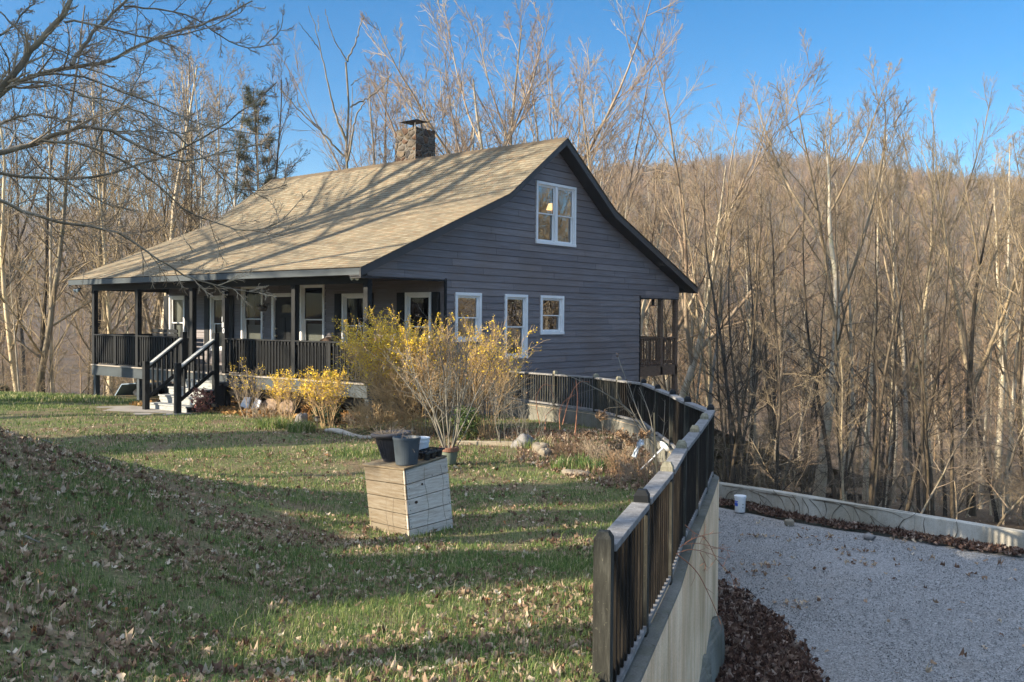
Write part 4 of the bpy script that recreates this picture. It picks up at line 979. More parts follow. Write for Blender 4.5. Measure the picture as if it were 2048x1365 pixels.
# pine behind the left roof slope: whorled limbs with needle tufts
def pine(x, v, yt, label, seed):
    rg = np.random.default_rng(seed); u = (x - 1024) / FPX * v; zb = ground_z(u, v); H = CAM[2] + (632 - yt) / FPX * v - zb; P = uvz(u, v, zb - .1); e = empty('pine_tree', P, label, 'pine')
    tp = grow(np.zeros((1, 3)), np.array([[.02, 0, 1.]]), np.array([H]), 16, .015, .02, rg); Rd = lin(.19, .02, 16); L1 = kids(tp, Rd, 60, rg, .36, .99, (1.25, .14), .085, 7, .05, .035, .4, .012); L2 = kids(*L1, 7, rg, .3, 1, (.7, .2), .45, 4, .08, .03, .6, .008)
    V, F = join([tubes(tp, Rd, 8), tubes(*L1, 4), tubes(*L2, 3)]); link('trunk', fast_mesh('trunk', V + P, F), 'bark_dark', e)
    tips = np.concatenate([L2[0][:, 1:].reshape(-1, 3), L1[0][:, 3:].reshape(-1, 3)]); n = len(tips); m = 8; d = nrm(rg.standard_normal((n, m, 3)) * .8 + np.array([0, 0, .4])); s = rg.uniform(.16, .34, (n, m, 1)); sd = nrm(np.cross(d, rg.standard_normal((n, m, 3)))) * .011
    c = tips[:, None] + rg.standard_normal((n, m, 3)) * .04; Vn = np.stack([c - sd, c + sd, c + d * s + sd * .3, c + d * s - sd * .3], 2).reshape(-1, 3); link('needles', fast_mesh('needles', Vn + P, np.arange(len(Vn)).reshape(-1, 4)), 'needle', e)
pine(516, 47, 170, 'green pine standing among bare trees above the left roof slope', 5)

# ------------------------------------------------------------------ hand traced trees
def px_path(pts, D, dd=0.):
    """picture points to places at depth D (depth may drift along the path by dd)"""
    n = len(pts); return np.array([atD(x, y, D + dd * i / max(n - 1, 1)) for i, (x, y) in enumerate(pts)])
def resample(P, k):
    s = np.concatenate([[0], np.cumsum(np.linalg.norm(np.diff(P, axis=0), axis=1))]); t = np.linspace(0, s[-1], k); Q = np.stack([np.interp(t, s, P[:, i]) for i in range(3)], -1)
    for _ in range(2): Q[1:-1] = (Q[:-2] + 2 * Q[1:-1] + Q[2:]) / 4
    return Q
def cz(pts, ox, oy, s): return [(ox + x / s, oy + y / s) for x, y in pts]
snag = [([(540, 1500), (530, 1365), (533, 1200), (545, 1000), (550, 800), (547, 650), (533, 500)], 30, 15), ([(537, 490), (560, 440), (600, 370), (630, 260), (645, 205), (678, 130)], 15, 8), ([(535, 495), (500, 420), (450, 350), (400, 220), (358, 78)], 11, 5),
        ([(528, 1130), (470, 1000), (430, 850), (390, 680), (355, 520), (318, 400), (310, 250), (285, 205), (228, 90), (224, 48)], 19, 4), ([(318, 400), (240, 300), (152, 185)], 8, 4), ([(310, 250), (308, 180), (305, 120)], 6, 3), ([(565, 855), (640, 828), (710, 792), (790, 730), (850, 670), (898, 590)], 15, 6), ([(575, 690), (600, 650), (660, 625), (710, 590)], 8, 4),
        ([(545, 1300), (575, 1150), (598, 980), (640, 880), (690, 820)], 17, 9), ([(515, 1260), (430, 1160), (330, 1060), (200, 940), (100, 830), (0, 715)], 17, 7), ([(335, 1060), (260, 970), (140, 830), (130, 730), (75, 570)], 9, 4)]
DS = 37.; mbs = []
e = empty('dead_tree', atD(690, 640, DS), 'dead barkless tree with broken bare limbs rising behind the roof left of the chimney', 'dead tree')
base = atD(694, 700, DS)
for i, (pts, w0, w1) in enumerate(snag):
    P = px_path(cz(pts, 560, 0, 4.017), DS, random.uniform(-1.5, 1.5) if i else 0); 
    if i == 0: P = np.concatenate([[uvz(*to_uv(P[0][0], P[0][1]), -6.)], P])
    k = 22; Q = resample(P, k); Q += rng.standard_normal(Q.shape) * .02; sc_ = DS / FPX / 4.017 / 2; mbs.append(((Q[None], lin(w0 * sc_ * 1.05, w1 * sc_, k)), 8))
link('trunk', fast_mesh('trunk', *tubes(*mbs[0][0], 9), smooth_=True), 'bark', e); link('crown', fast_mesh('crown', *join([tubes(*m, n) for m, n in mbs[1:]]), smooth_=True), 'bark', e)

# near tree reaching into the top left of the picture
limbs = [([(-60, 520), (0, 470), (60, 410), (130, 370), (250, 345), (350, 330), (480, 325), (560, 295), (660, 235), (740, 190), (880, 150), (1000, 110), (1120, 70), (1230, 0)], 27, 7, 8.6, .8, 1), ([(-80, 560), (0, 440), (90, 340), (150, 250), (240, 150), (310, 80), (345, 0), (370, -80)], 38, 24, 8., .3, 1), ([(345, 320), (400, 230), (470, 140), (560, 60), (640, -20), (700, -80)], 20, 12, 8.8, .6, 1),
         ([(310, 105), (370, 100), (480, 130), (600, 155), (700, 180), (800, 195), (900, 165), (1010, 140), (1100, 105), (1200, 30)], 12, 4, 8.1, .8, 0), ([(600, 35), (720, 35), (830, 50), (930, 85), (1000, 110), (1050, 170), (1200, 245), (1300, 225), (1370, 165), (1385, 95)], 10, 3, 9.2, .5, 0), ([(-60, 750), (0, 745), (100, 735), (200, 690), (300, 640), (390, 600), (480, 610), (560, 645), (660, 700), (760, 755), (860, 790), (960, 795), (1060, 745), (1180, 715), (1300, 700)], 30, 4, 7.4, .9, 0),
         ([(-60, 830), (0, 840), (60, 865), (150, 880), (280, 870), (380, 880), (520, 855), (600, 830), (720, 790), (800, 770), (900, 735), (1020, 650), (1150, 570), (1260, 480), (1345, 410)], 17, 6, 8.9, .9, 1), ([(130, 370), (290, 355), (420, 370), (520, 420), (650, 470), (760, 500), (870, 570), (1000, 610), (1100, 640), (1240, 660), (1330, 650)], 12, 4, 8.7, 1., 0),
         ([(200, 690), (330, 690), (430, 700), (540, 745), (640, 800), (720, 860), (800, 940), (880, 1020), (960, 1060), (1050, 1085), (1130, 1125), (1230, 1135), (1330, 1110), (1400, 1060), (1440, 1000)], 14, 4, 7.5, .9, 0), ([(-50, 960), (0, 990), (60, 1025), (150, 1045), (270, 1080), (380, 1110), (470, 1115), (540, 1095), (600, 1145), (680, 1210), (760, 1260), (850, 1320), (940, 1365), (1080, 1405), (1200, 1420), (1330, 1440)], 19, 4, 6.8, 1., 0),
         ([(0, 610), (60, 640), (160, 770), (240, 860), (330, 890), (430, 940), (540, 1010), (640, 1030)], 9, 4, 7.8, .6, 0), ([(350, 865), (440, 760), (480, 690), (510, 600), (560, 540), (640, 470), (660, 400), (720, 250), (730, 120)], 9, 4, 8.9, .6, 1), ([(-40, 620), (0, 600), (60, 580), (150, 555), (230, 570), (390, 600)], 12, 9, 7.3, .1, 0), ([(0, 180), (70, 120), (160, 20), (200, -60)], 11, 7, 8.3, .4, 1), ([(0, 60), (60, 120), (150, 200), (260, 230), (400, 290), (560, 330)], 8, 4, 8.2, .4, 0),
         ([(380, 470), (500, 480), (640, 520), (760, 600), (880, 680), (1000, 760), (1100, 900), (1240, 950), (1400, 900)], 9, 4, 8.0, .7, 0), ([(540, 640), (700, 640), (820, 650), (940, 640), (1060, 600)], 8, 4, 8.5, .5, 1), ([(0, 450), (80, 400), (180, 390), (290, 430), (400, 450), (520, 530), (640, 600), (760, 640)], 10, 4, 8.3, .7, 0)]
NL = []; NLr = []; DK_ = []; sc1 = 1 / 2.437
for pts, w0, w1, D, dd, lit in limbs:
    Q = resample(px_path(cz(pts, 0, 0, 2.437), D, dd), 20); Q += rng.standard_normal(Q.shape) * .006; NL.append(Q); NLr.append(lin(w0 * sc1 * D / FPX / 2, max(w1 * .95, 4.0) * sc1 * (D + dd) / FPX / 2, 20)[0])
NL = np.array(NL); NLr = np.array(NLr)
tu, tv = -5.9, 8.; tb = uvz(tu, tv, float(lawn_z(tu, tv)) - .2)
nt = empty('overhanging_tree', tb, 'nearby bare tree whose branches hang into the top left of the photo', 'tree')
tp = grow(tb[None], np.array([[.02, -.03, 1.]]), np.array([9.]), 12, .02, .01, rng); tR = lin(.24, .13, 12); conn = []
for q, r_ in zip(NL, NLr):
    if (q[0] - CAM) @ AX / ((q[0] - CAM) @ AF) < -.53:
        j = np.argmin(np.abs(tp[0, :, 2] - (q[0][2] - .6))); k = np.linspace(0, 1, 8)[:, None]; conn.append((tp[0, j] * (1 - k) + q[0] * k + np.array([0, 0, .25]) * (k * (1 - k)) * -1, np.linspace(r_[0] * 1.7, r_[0], 8)))
tparts = [tubes(tp, tR, 10)] + [tubes(c[None], r_[None], 7) for c, r_ in conn]
link('trunk', fast_mesh('trunk', *join(tparts), smooth_=True), 'bark', nt); link('limbs', fast_mesh('limbs', *tubes(NL, NLr, 8), smooth_=True), 'bark', nt)
k1 = kids(NL, NLr, 20, rng, .04, .99, (.7, .2), .20, 9, .08, .006, .5, .0042, taper=.4); k2 = kids(*k1, 7, rng, .15, 1, (.6, .2), .42, 6, .10, .004, .6, .0028, taper=.5); k3 = kids(*k2, 3, rng, .2, 1, (.6, .22), .5, 4, .10, .0, .7, .0021, tipr=.0016)
link('twigs', fast_mesh('twigs', *join([tubes(*k1, 5), tubes(*k2, 4), tubes(*k3, 3)])), 'twig_red', nt)

# ------------------------------------------------------------------ wooded hills: too many trees to count
def hill_tree(seed, far=False):
    rg = np.random.default_rng(seed); H = 15.; P = grow(np.zeros((1, 3)), np.array([[rg.normal(0, .06), rg.normal(0, .06), 1.]]), np.array([H]), 8, .04, .02, rg); Rd = lin(.17, .04, 8)
    L1 = kids(P, Rd, 15, rg, .28, .98, (.7, .2), .30, 5, .12, .07, .55, .045); L2 = kids(*L1, 7, rg, .2, 1, (.65, .25), .5, 4, .14, .06, .6, .028); L3 = kids(*L2, 4, rg, .3, 1, (.6, .25), .55, 3, .1, .04, .7, .022, tipr=.014)
    V, F = join([tubes(P, Rd, 5), tubes(*L1, 3), tubes(*L2, 3), tubes(*L3, 3)]); return fast_mesh('hill_tree', V, F)
def scatter(name, pts, protos, smin, smax, kind_label=None, mt=None):
    col = bpy.data.collections.new(name + '_sources')
    for me in protos: col.objects.link(bpy.data.objects.new(me.name, me))
    pm = bpy.data.meshes.new(name); pm.vertices.add(len(pts)); pm.vertices.foreach_set('co', np.asarray(pts, np.float32).ravel()); o = bpy.data.objects.new(name, pm); COL.objects.link(o); o['kind'] = 'stuff'
    ng = bpy.data.node_groups.new(name, 'GeometryNodeTree'); ng.interface.new_socket('Geometry', in_out='INPUT', socket_type='NodeSocketGeometry'); ng.interface.new_socket('Geometry', in_out='OUTPUT', socket_type='NodeSocketGeometry')
    gi = ng.nodes.new('NodeGroupInput'); go = ng.nodes.new('NodeGroupOutput'); ip = ng.nodes.new('GeometryNodeInstanceOnPoints'); ci = ng.nodes.new('GeometryNodeCollectionInfo'); ci.inputs['Collection'].default_value = col; ci.inputs['Separate Children'].default_value = True; ci.inputs['Reset Children'].default_value = True
    ip.inputs['Pick Instance'].default_value = True
    rv = ng.nodes.new('FunctionNodeRandomValue'); rv.data_type = 'FLOAT_VECTOR'; rv.inputs[0].default_value = (-.08, -.08, 0); rv.inputs[1].default_value = (.08, .08, 6.28); rs = ng.nodes.new('FunctionNodeRandomValue'); rs.data_type = 'FLOAT'; rs.inputs[2].default_value = smin; rs.inputs[3].default_value = smax; rs.inputs['Seed'].default_value = 3
    l = ng.links.new; l(gi.outputs[0], ip.inputs['Points']); l(ci.outputs[0], ip.inputs['Instance']); l(rv.outputs[0], ip.inputs['Rotation']); l(rs.outputs[1], ip.inputs['Scale']); l(ip.outputs[0], go.inputs[0])
    o.modifiers.new('scatter', 'NODES').node_group = ng; return o
def scatter_pts(n, b0, b1, v0, v1, rg, p=1.):
    v = (v0 ** (p + 1) + rg.random(n) * (v1 ** (p + 1) - v0 ** (p + 1))) ** (1 / (p + 1)); b = rg.uniform(b0, b1, n); u = b * v
    z = terrain_z(u, v) - .3; return np.stack([CAM[0] + RH[0] * u + FH[0] * v, CAM[1] + RH[1] * u + FH[1] * v, z], -1)
hp = [hill_tree(40 + i) for i in range(6)]
for me in hp: me.materials.append(M['hilltwig'])
hp2 = [hill_tree(60 + i) for i in range(3)]
for me in hp2: me.materials.append(M['bark'])
tag(scatter('hillside_woods', np.concatenate([scatter_pts(6500, -.02, .85, 175, 450, rng), scatter_pts(90, .1, .8, 75, 180, rng)]), hp + hp2, .5, .92))
tag(scatter('distant_woods', np.concatenate([scatter_pts(3600, -.75, .08, 230, 830, rng), scatter_pts(70, -.7, -.1, 80, 210, rng)]), hp + hp2, .6, 1.1))
def hill_ever(seed):
    rg = np.random.default_rng(seed); n = 420; H = 11.; h = rg.random(n) ** .7; a = rg.random(n) * 6.283; r_ = 2.3 * (1 - h) ** .7 * np.sqrt(rg.random(n)); c = np.stack([r_ * np.cos(a), r_ * np.sin(a), H * (.1 + .9 * h)], -1)
    d = nrm(np.stack([np.cos(a), np.sin(a), rg.normal(.1, .4, n)], -1)) * rg.uniform(.5, 1.1, (n, 1)); s = nrm(np.cross(d, rg.standard_normal((n, 3)))) * .22
    return fast_mesh('hill_evergreen', np.stack([c - s, c + s, c + d + s * .4, c + d - s * .4], 1).reshape(-1, 3), np.arange(n * 4).reshape(-1, 4))
he = [hill_ever(i) for i in range(3)]
for me in he: me.materials.append(M['needle'])
pts = scatter_pts(1500, -.7, .8, 110, 440, rng); k = vnoise(pts[:, 0] / 38, pts[:, 1] / 38, 9) > .74
scatter('hillside_evergreens', pts[k], he, .5, 1.1)
# brush on the woodland floor behind the low wall and beyond the lawn
ub = []
for s in (1, 2, 3, 4):
    me = fast_mesh('brush', *join([tree_meshes(200 + s, 'under')[0], tree_meshes(200 + s, 'under')[1]])); me.materials.append(M['drystem' if s % 2 else 'twig']); ub.append(me)
pts = scatter_pts(80, .17, .66, 26, 60, rng, .6); pts2 = scatter_pts(50, -.6, -.22, 34, 66, rng, .6)
scatter('underbrush', np.concatenate([pts, pts2]), ub, .28, .75)

# ------------------------------------------------------------------ grass and fallen leaves
def cover_points(n, v0, v1, pw, rg, umin=-.60, umax=9):
    v = v0 + (v1 - v0) * rg.random(n) ** pw; lo = umin * v - .4; hi = np.minimum(fence_u(v) - .02, .56 * v + .5); hi = np.where(v > 24, np.minimum(hi, -3.3 - (v - 21.5) * 1.204 - .1), hi); u = lo + (hi - lo) * rg.random(n); ok = hi > lo
    return u[ok], v[ok]
def world(u, v, z): return np.stack([CAM[0] + RH[0] * u + FH[0] * v, CAM[1] + RH[1] * u + FH[1] * v, z], -1)
BOXUV = to_uv(*atZ(822, 1055, -.85)[:2])
def not_inside(u, v):
    x = CAM[0] + RH[0] * u + FH[0] * v; y = CAM[1] + RH[1] * u + FH[1] * v
    return ~((np.hypot(u - BOXUV[0] - .02, v - BOXUV[1] - .27) < .30) | ((x > -9) & (x < -5.2) & (y > -2.4) & (y < 0)) | ((x > -12.8) & (x < .1) & (y > -.05)))
def blades(name, u, v, hgt, wid, rg, mt='grass', lean=.5, toneb=0.):
    k = not_inside(u, v); u, v, hgt, wid = u[k], v[k], hgt[k], wid[k]
    n = len(u); B = world(u, v, lawn_z(u, v) - .005); a = rg.random(n) * 6.283; d = np.stack([np.cos(a), np.sin(a), np.zeros(n)], -1); s = np.stack([-np.sin(a), np.cos(a), np.zeros(n)], -1) * wid[:, None] / 2
    ln = np.abs(rg.normal(lean, .3, n))[:, None]; up = np.array([0, 0, 1.]); m = B + (up * .62 + d * ln * .3) * hgt[:, None]; t = B + (up * (1 - .25 * ln) + d * ln * .95) * hgt[:, None]
    V = np.stack([B - s, B + s, m + s * .75, m - s * .75, t + s * .1, t - s * .1], 1).reshape(-1, 3); i = np.arange(n)[:, None] * 6; F = np.concatenate([i + [0, 1, 2, 3], i + [3, 2, 4, 5]])
    tone = np.clip(rg.beta(1.8, 2.4, n) * .8 + (rg.random(n) < .2) * .45 + toneb, 0, 1); o = link(name, fast_mesh(name, V, F, np.repeat(tone, 6)), mt); o['kind'] = 'stuff'; return o
gU = []; gV = []; gH = []; gW = []
for n, v0, v1, pw, h0, w0 in ((120000, 3.0, 9, .8, .055, .0036), (130000, 8, 17, .9, .052, .0062), (90000, 16, 35, .9, .06, .012)):
    u, v = cover_points(n, v0, v1, pw, rng); nz = vnoise(u * 1.1, v * 1.1, 2) * .6 + vnoise(u * 3.5, v * 3.5, 4) * .4; k = rng.random(len(u)) < smooth((nz - .26) / .34) * .9 + .14; u, v, nz = u[k], v[k], nz[k]
    gU.append(u); gV.append(v); gH.append(h0 * rng.uniform(.4, 1.3, len(u)) * (1 + (rng.random(len(u)) < .05) * rng.uniform(.3, 1.3, len(u)))); gW.append(w0 * rng.uniform(.6, 1.3, len(u)))
blades('lawn_grass', *map(np.concatenate, (gU, gV, gH, gW)), rng)
u, v = cover_points(16000, 27, 34.5, 1, rng, -.62); k = (u < -9.2) & (vnoise(u * .5, v * .9, 8) > .38); u, v = u[k], v[k]
blades('bright_grass', u, v, rng.uniform(.06, .17, len(u)), np.full(len(u), .022), rng, toneb=.12)
def leafmesh(name, C, size, rg, mt, lift=.006, flat=.33, kind='stuff'):
    n = len(C); st = np.array([0, .25, .5, .75, 1.]); wl = np.array([.05, .30, .17, .33, .03]); q = []
    wr = wl[None, :] * rg.uniform(.75, 1.3, (n, 5)); wl_ = wl[None, :] * rg.uniform(.75, 1.3, (n, 5)); curl = rg.normal(.6, 1.0, (n, 1)); bend = rg.normal(.3, .7, (n, 1)); x = (st - .5)[None, :] * np.ones((n, 1))
    zc = bend * x ** 2 * 1.6
    loc = np.stack([np.stack([x - .06, -wl_, zc + curl * wl_ ** 2 * 3.], -1), np.stack([x, 0 * x, zc], -1), np.stack([x - .06, wr, zc + curl * wr ** 2 * 3.], -1)], 2) * size[:, None, None, None]
    a = rg.random(n) * 6.283; tx = rg.normal(0, flat, n); ty = rg.normal(0, flat, n); ca, sa = np.cos(a), np.sin(a)
    L_ = loc.copy(); y2 = loc[..., 1] * np.cos(tx)[:, None, None] - loc[..., 2] * np.sin(tx)[:, None, None]; z2 = loc[..., 1] * np.sin(tx)[:, None, None] + loc[..., 2] * np.cos(tx)[:, None, None]; x2 = loc[..., 0] * np.cos(ty)[:, None, None] + z2 * np.sin(ty)[:, None, None]; z3 = -loc[..., 0] * np.sin(ty)[:, None, None] + z2 * np.cos(ty)[:, None, None]
    L_[..., 0] = x2 * ca[:, None, None] - y2 * sa[:, None, None]; L_[..., 1] = x2 * sa[:, None, None] + y2 * ca[:, None, None]; L_[..., 2] = z3 - z3.min(axis=(1, 2))[:, None, None] * .75
    V = (L_ + C[:, None, None, :] + np.array([0, 0, lift])).reshape(n, 15, 3); f = []
    for r_ in range(4):
        for c in range(2): f.append([r_ * 3 + c, r_ * 3 + c + 1, (r_ + 1) * 3 + c + 1, (r_ + 1) * 3 + c])
    F = (np.arange(n)[:, None, None] * 15 + np.array(f)[None]).reshape(-1, 4); o = link(name, fast_mesh(name, V.reshape(-1, 3), F, np.repeat(rg.random(n), 15)), mt); o['kind'] = kind; return o
lu = []; lv = []; ls = []
for n, v0, v1, pw, s0 in ((17000, 3.0, 10, .8, .042), (17000, 9.5, 20, .9, .042), (3600, 19, 33, .9, .055)):
    u, v = cover_points(n, v0, v1, pw, rng); nz = vnoise(u * .8, v * .8, 12) * .5 + vnoise(u * 2.6, v * 2.6, 14) * .5 + .10 * smooth((v - 8) / -5) + .2 * smooth((6.8 - v) / 1.6) * smooth((u + 1.6) / 1.2) + .20 * smooth((u + 1.5 + .06 * v) / -3) * (v < 13); k = rng.random(len(u)) < smooth((nz - .26) / .4) + .06
    if v0 > 15: k &= (u > -9)
    lu.append(u[k]); lv.append(v[k]); ls.append(s0 * (.45 + 1.15 * rng.random(k.sum()) ** 1.6))
u, v, s = map(np.concatenate, (lu, lv, ls)); k = not_inside(u, v); leafmesh('fallen_leaves', world(u[k], v[k], lawn_z(u[k], v[k])), s[k], rng, 'leaves')
# leaf drift on the gravel, by the wall foot and along the low wall
px = rng.uniform(1405, 1660, 30000); py = rng.uniform(1165, 1460, 30000)
edge = np.interp(py, [1165, 1185, 1250, 1310, 1365, 1460], [1440, 1480, 1560, 1610, 1632, 1650]); k = (px < edge + rng.normal(0, 9, len(px))); px, py = px[k][:7200], py[k][:7200]
G = np.array([atZ(a, b, -2.60) for a, b in zip(px, py)]); G[:, 2] += rng.random(len(G)) ** 2 * .07 * np.clip((np.interp(py, [1165, 1250, 1365, 1460], [1440, 1560, 1632, 1650]) - px) / 60, 0, 1); leafmesh('leaf_drift', G, rng.uniform(.06, .11, len(G)), rng, 'redleaves', flat=.6)
t_ = rng.random(5200); seg = np.array([q[:2] for q in LW[:7]]); cum = np.concatenate([[0], np.cumsum(np.linalg.norm(np.diff(seg, axis=0), axis=1))]); sx = np.interp(t_ * cum[-1], cum, seg[:, 0]); sy = np.interp(t_ * cum[-1], cum, seg[:, 1])
off = np.abs(rng.normal(0, .085, len(sx))) * (.35 + 1.2 * vnoise(sx * 1.3, sy * 1.3, 77)) + .02; tdir = nrm(np.stack([np.interp(t_ * cum[-1] + .1, cum, seg[:, 0]) - sx, np.interp(t_ * cum[-1] + .1, cum, seg[:, 1]) - sy], -1) + 1e-9); G = np.stack([sx + tdir[:, 1] * off, sy - tdir[:, 0] * off, -2.6 + .06 * np.exp(-off * 6)], -1); leafmesh('wall_leaf_drift', G, rng.uniform(.06, .12, len(G)), rng, 'redleaves', flat=.6)
uu = rng.uniform(3, 11, 260); vv = rng.uniform(10, 20, 260); cl = np.repeat(np.stack([rng.uniform(3, 9, 14), rng.uniform(11, 19, 14)], -1), 16, 0) + rng.normal(0, .16, (224, 2)) * np.array([1.6, .7]); uu = np.concatenate([uu, cl[:, 0]]); vv = np.concatenate([vv, cl[:, 1]]); k = uu > np.interp(vv, [q[1] for q in FUV[:9]], [q[0] for q in FUV[:9]]) + .4
leafmesh('stray_gravel_leaves', world(uu[k], vv[k], np.full(k.sum(), -2.6)), rng.uniform(.05, .1, k.sum()), rng, 'leaves', flat=.3)
n = 5200; x = rng.uniform(-9, .2, n); y = rng.uniform(-.9, 2.3, n); k = (y > -.35) | (rng.random(n) < .35); x, y = x[k], y[k]; leafmesh('porch_leaves', np.stack([x, y, np.array([gz(a, b) for a, b in zip(x, y)]) + .0], -1), rng.uniform(.08, .15, len(x)), rng, 'goldleaves', flat=.5)
# loose pebbles over the gravel
n = 60000; vv = 10 + 11 * rng.random(n) ** 1.3; uu = rng.uniform(2.4, 12, n); k = (uu > np.interp(vv, [q[1] for q in FUV[:9]], [q[0] for q in FUV[:9]]) + .15) & (uu < .58 * vv + .3) & (vv < np.interp(uu, [2, 4.5, 5.8, 7.3, 9, 12], [21, 20.7, 19.1, 17.7, 16.5, 14.8]) - .1); uu, vv = uu[k], vv[k]; n = len(uu)
oct_ = np.array([[1, 0, 0], [0, 1, 0], [-1, 0, 0], [0, -1, 0], [0, 0, 1], [0, 0, -1.]]); sc_ = rng.uniform(.006, .013, (n, 1, 1)) * rng.uniform(.6, 1.2, (n, 1, 3)); a = rng.random(n) * 6.28; pv = oct_[None] * sc_ * rng.uniform(.7, 1.2, (n, 6, 1)); X2 = pv[..., 0] * np.cos(a)[:, None] - pv[..., 1] * np.sin(a)[:, None]; pv[..., 1] = pv[..., 0] * np.sin(a)[:, None] + pv[..., 1] * np.cos(a)[:, None]; pv[..., 0] = X2
V = (pv + world(uu, vv, np.full(n, -2.605))[:, None]).reshape(-1, 3); F = (np.arange(n)[:, None, None] * 6 + np.array([[0, 1, 4], [1, 2, 4], [2, 3, 4], [3, 0, 4], [1, 0, 5], [2, 1, 5], [3, 2, 5], [0, 3, 5]])[None]).reshape(-1, 3)
t = NT('loose_stone'); t.col(t.ramp(t.attr('tone'), [(0, (.12, .12, .12)), (.5, (.24, .237, .23)), (1, (.44, .43, .415))])).ro(.9, .2); M['pebble'] = t.m
o = link('gravel_stones', fast_mesh('gravel_stones', V, F, np.repeat(rng.random(n), 6)), 'pebble'); o['kind'] = 'stuff'

# ------------------------------------------------------------------ the pine box and the pots on it
ZB = -.85
def same_depth(p0, x, y):
    D = (p0 - CAM) @ AF; return atD(x, y, D)
bA, bB, bC = atZ(819.5, 1075, ZB), atZ(741.5, 1056, ZB), atZ(906.7, 1053, ZB); bD = bB + bC - bA
tA, tB, tC = same_depth(bA, 808.5, 941), same_depth(bB, 728.5, 932), same_depth(bC, 894, 915); tD = tB + tC - tA
for q in (bA, bB, bC, bD): q[2] -= .04
bx = empty('planter_crate', (bA + bD) / 2, 'leaning crate of weathered pine planks standing on the lawn with pots on its lid', 'wooden box')
def panel(b0, b1, t0, t1, n, mt, th, name, ext):
    nn = np.cross(b1 - b0, t0 - b0); nn /= np.linalg.norm(nn); nn = nn if nn @ (b0 + b1 - bA - bD) > 0 else -nn; mb = MB(); rr_ = random.Random(len(name) + n)
    e0 = (b0 - b1) / np.linalg.norm(b0 - b1) * ext
    hs = [0, .155, .365, .575, .79, 1.0] if n == 5 else np.linspace(0, 1, n + 1)
    for i in range(n):
        k0, k1 = hs[i] + .0055, hs[i + 1] - .0055; mb.tone = rr_.random(); o = nn * rr_.uniform(0, .002)
        P = [b0 + (t0 - b0) * k0 + o + e0, b1 + (t1 - b1) * k0 + o, b1 + (t1 - b1) * k1 + o, b0 + (t0 - b0) * k1 + o + e0]; mb.add([p for p in P] + [p - nn * th for p in P], [(0, 1, 2, 3), (7, 6, 5, 4), (0, 4, 5, 1), (1, 5, 6, 2), (2, 6, 7, 3), (3, 7, 4, 0)])
    return part(name, mb, mt, bx, .003), nn
lp, n1 = panel(bA, bB, tA, tB, 5, 'plank_sunside', .022, 'side_planks', 0.); rp, n2 = panel(bC, bA, tC, tA, 5, 'plank_shadeside', .022, 'front_planks', 0)
if (n1 @ (CAM - bA)) < 0: n1 = -n1
if (n2 @ (CAM - bA)) < 0: n2 = -n2
panel(bD, bC, tD, tC, 5, 'plank_shadeside', .022, 'back_planks', 0); panel(bB, bD, tB, tD, 5, 'plank_sunside', .022, 'end_planks', 0)
li = MB(); cen = (tA + tD) / 2; upv = (tA - bA) / np.linalg.norm(tA - bA); cr_ = [cen + (q - cen) * k for q, k in ((tA, 1.045), (tB, 1.06), (tD, 1.05), (tC, 1.0))]; li.hexa([q + upv * .002 for q in cr_], [q + upv * .022 for q in cr_]); M['lidwood'] = m_grain('dark_weathered_lid_wood', (.10, .075, .045), (.19, .15, .095), (.28, .24, .17), False); part('lid', li, 'lidwood', bx, .003)
nails = MB(); kn = MB()
def on_face(o, e1, e2, s, t, n): return o + (e1 - o) * s + (e2 - o) * t + n * .004
for k in (.07, .20, .30, .42, .51, .63, .73, .84, .94):
    for s in (.06, .94):
        for (o_, e1, e2, n_, ax) in ((bA, bB, tA, n1, 0), (bA, bC, tA, n2, 1)):
            c = on_face(o_, e1, e2, s + random.uniform(-.015, .015), k + random.uniform(-.01, .01), n_); t1 = (e1 - o_) / np.linalg.norm(e1 - o_); t2 = upv; nails.add([c + (t1 * math.cos(j) + t2 * math.sin(j)) * .006 for j in np.arange(8) * .785], [tuple(range(8))])
for s, t_k, r1, r2 in ((.36, .76, .017, .013), (.20, .52, .026, .016), (.60, .86, .007, .007)):
    c = on_face(bA, bC, tA, s, t_k, n2); t1 = (bC - bA) / np.linalg.norm(bC - bA); kn.add([c + t1 * r1 * math.cos(j) + upv * r2 * math.sin(j) for j in np.arange(14) * .4488], [tuple(range(14))])
part('nail_heads', nails, 'metal_black', bx); part('knots', kn, 'knot', rp)
tw = MB()
for (o_, e1, n_, s) in ((bA, bB, n1, .52), (bA, bB, n1, .36), (bA, bC, n2, .44), (bA, bC, n2, .82)):
    ph = random.uniform(0, 6); tw.tube([on_face(o_, e1, tA, s + .025 * math.sin(ph + i * .7) + random.uniform(-.01, .01), 1 - .9 * i / 12, n_) for i in range(13)], .0022, 4)
part('dry_vine', tw, 'drystem', bx)
ZL = float(tA[2]) + .022
def on_lid(x, y): 
    nl = np.cross(tB - tA, tC - tA); return onplane(x, y, nl, nl @ (tA + upv * .022))
p = on_lid(785, 921); ur = empty('urn_planter', p, 'charcoal urn planter with a wide rolled rim, full of dead stems, on the crate lid', 'planter'); tilt = Matrix.Rotation(R(-4), 3, Vector(AF)) 
mb = MB(); mb.lathe([(.10, 0), (.11, .03), (.125, .10), (.155, .20), (.165, .25), (.175, .262), (.215, .275), (.228, .292), (.222, .312), (.20, .318), (.175, .30), (.16, .27), (.0, .265)], p, 28, tilt, cap=False); part('pot', mb, 'urn', ur, smooth_=True)
mb = MB()
for j in range(28):
    a = j * .2244; mb.tube([Vector(p) + tilt @ Vector((.112 * math.cos(a), .112 * math.sin(a), .03)), Vector(p) + tilt @ Vector((.17 * math.cos(a), .17 * math.sin(a), .25))], .006, 4)
part('ribs', mb, 'urn', ur)
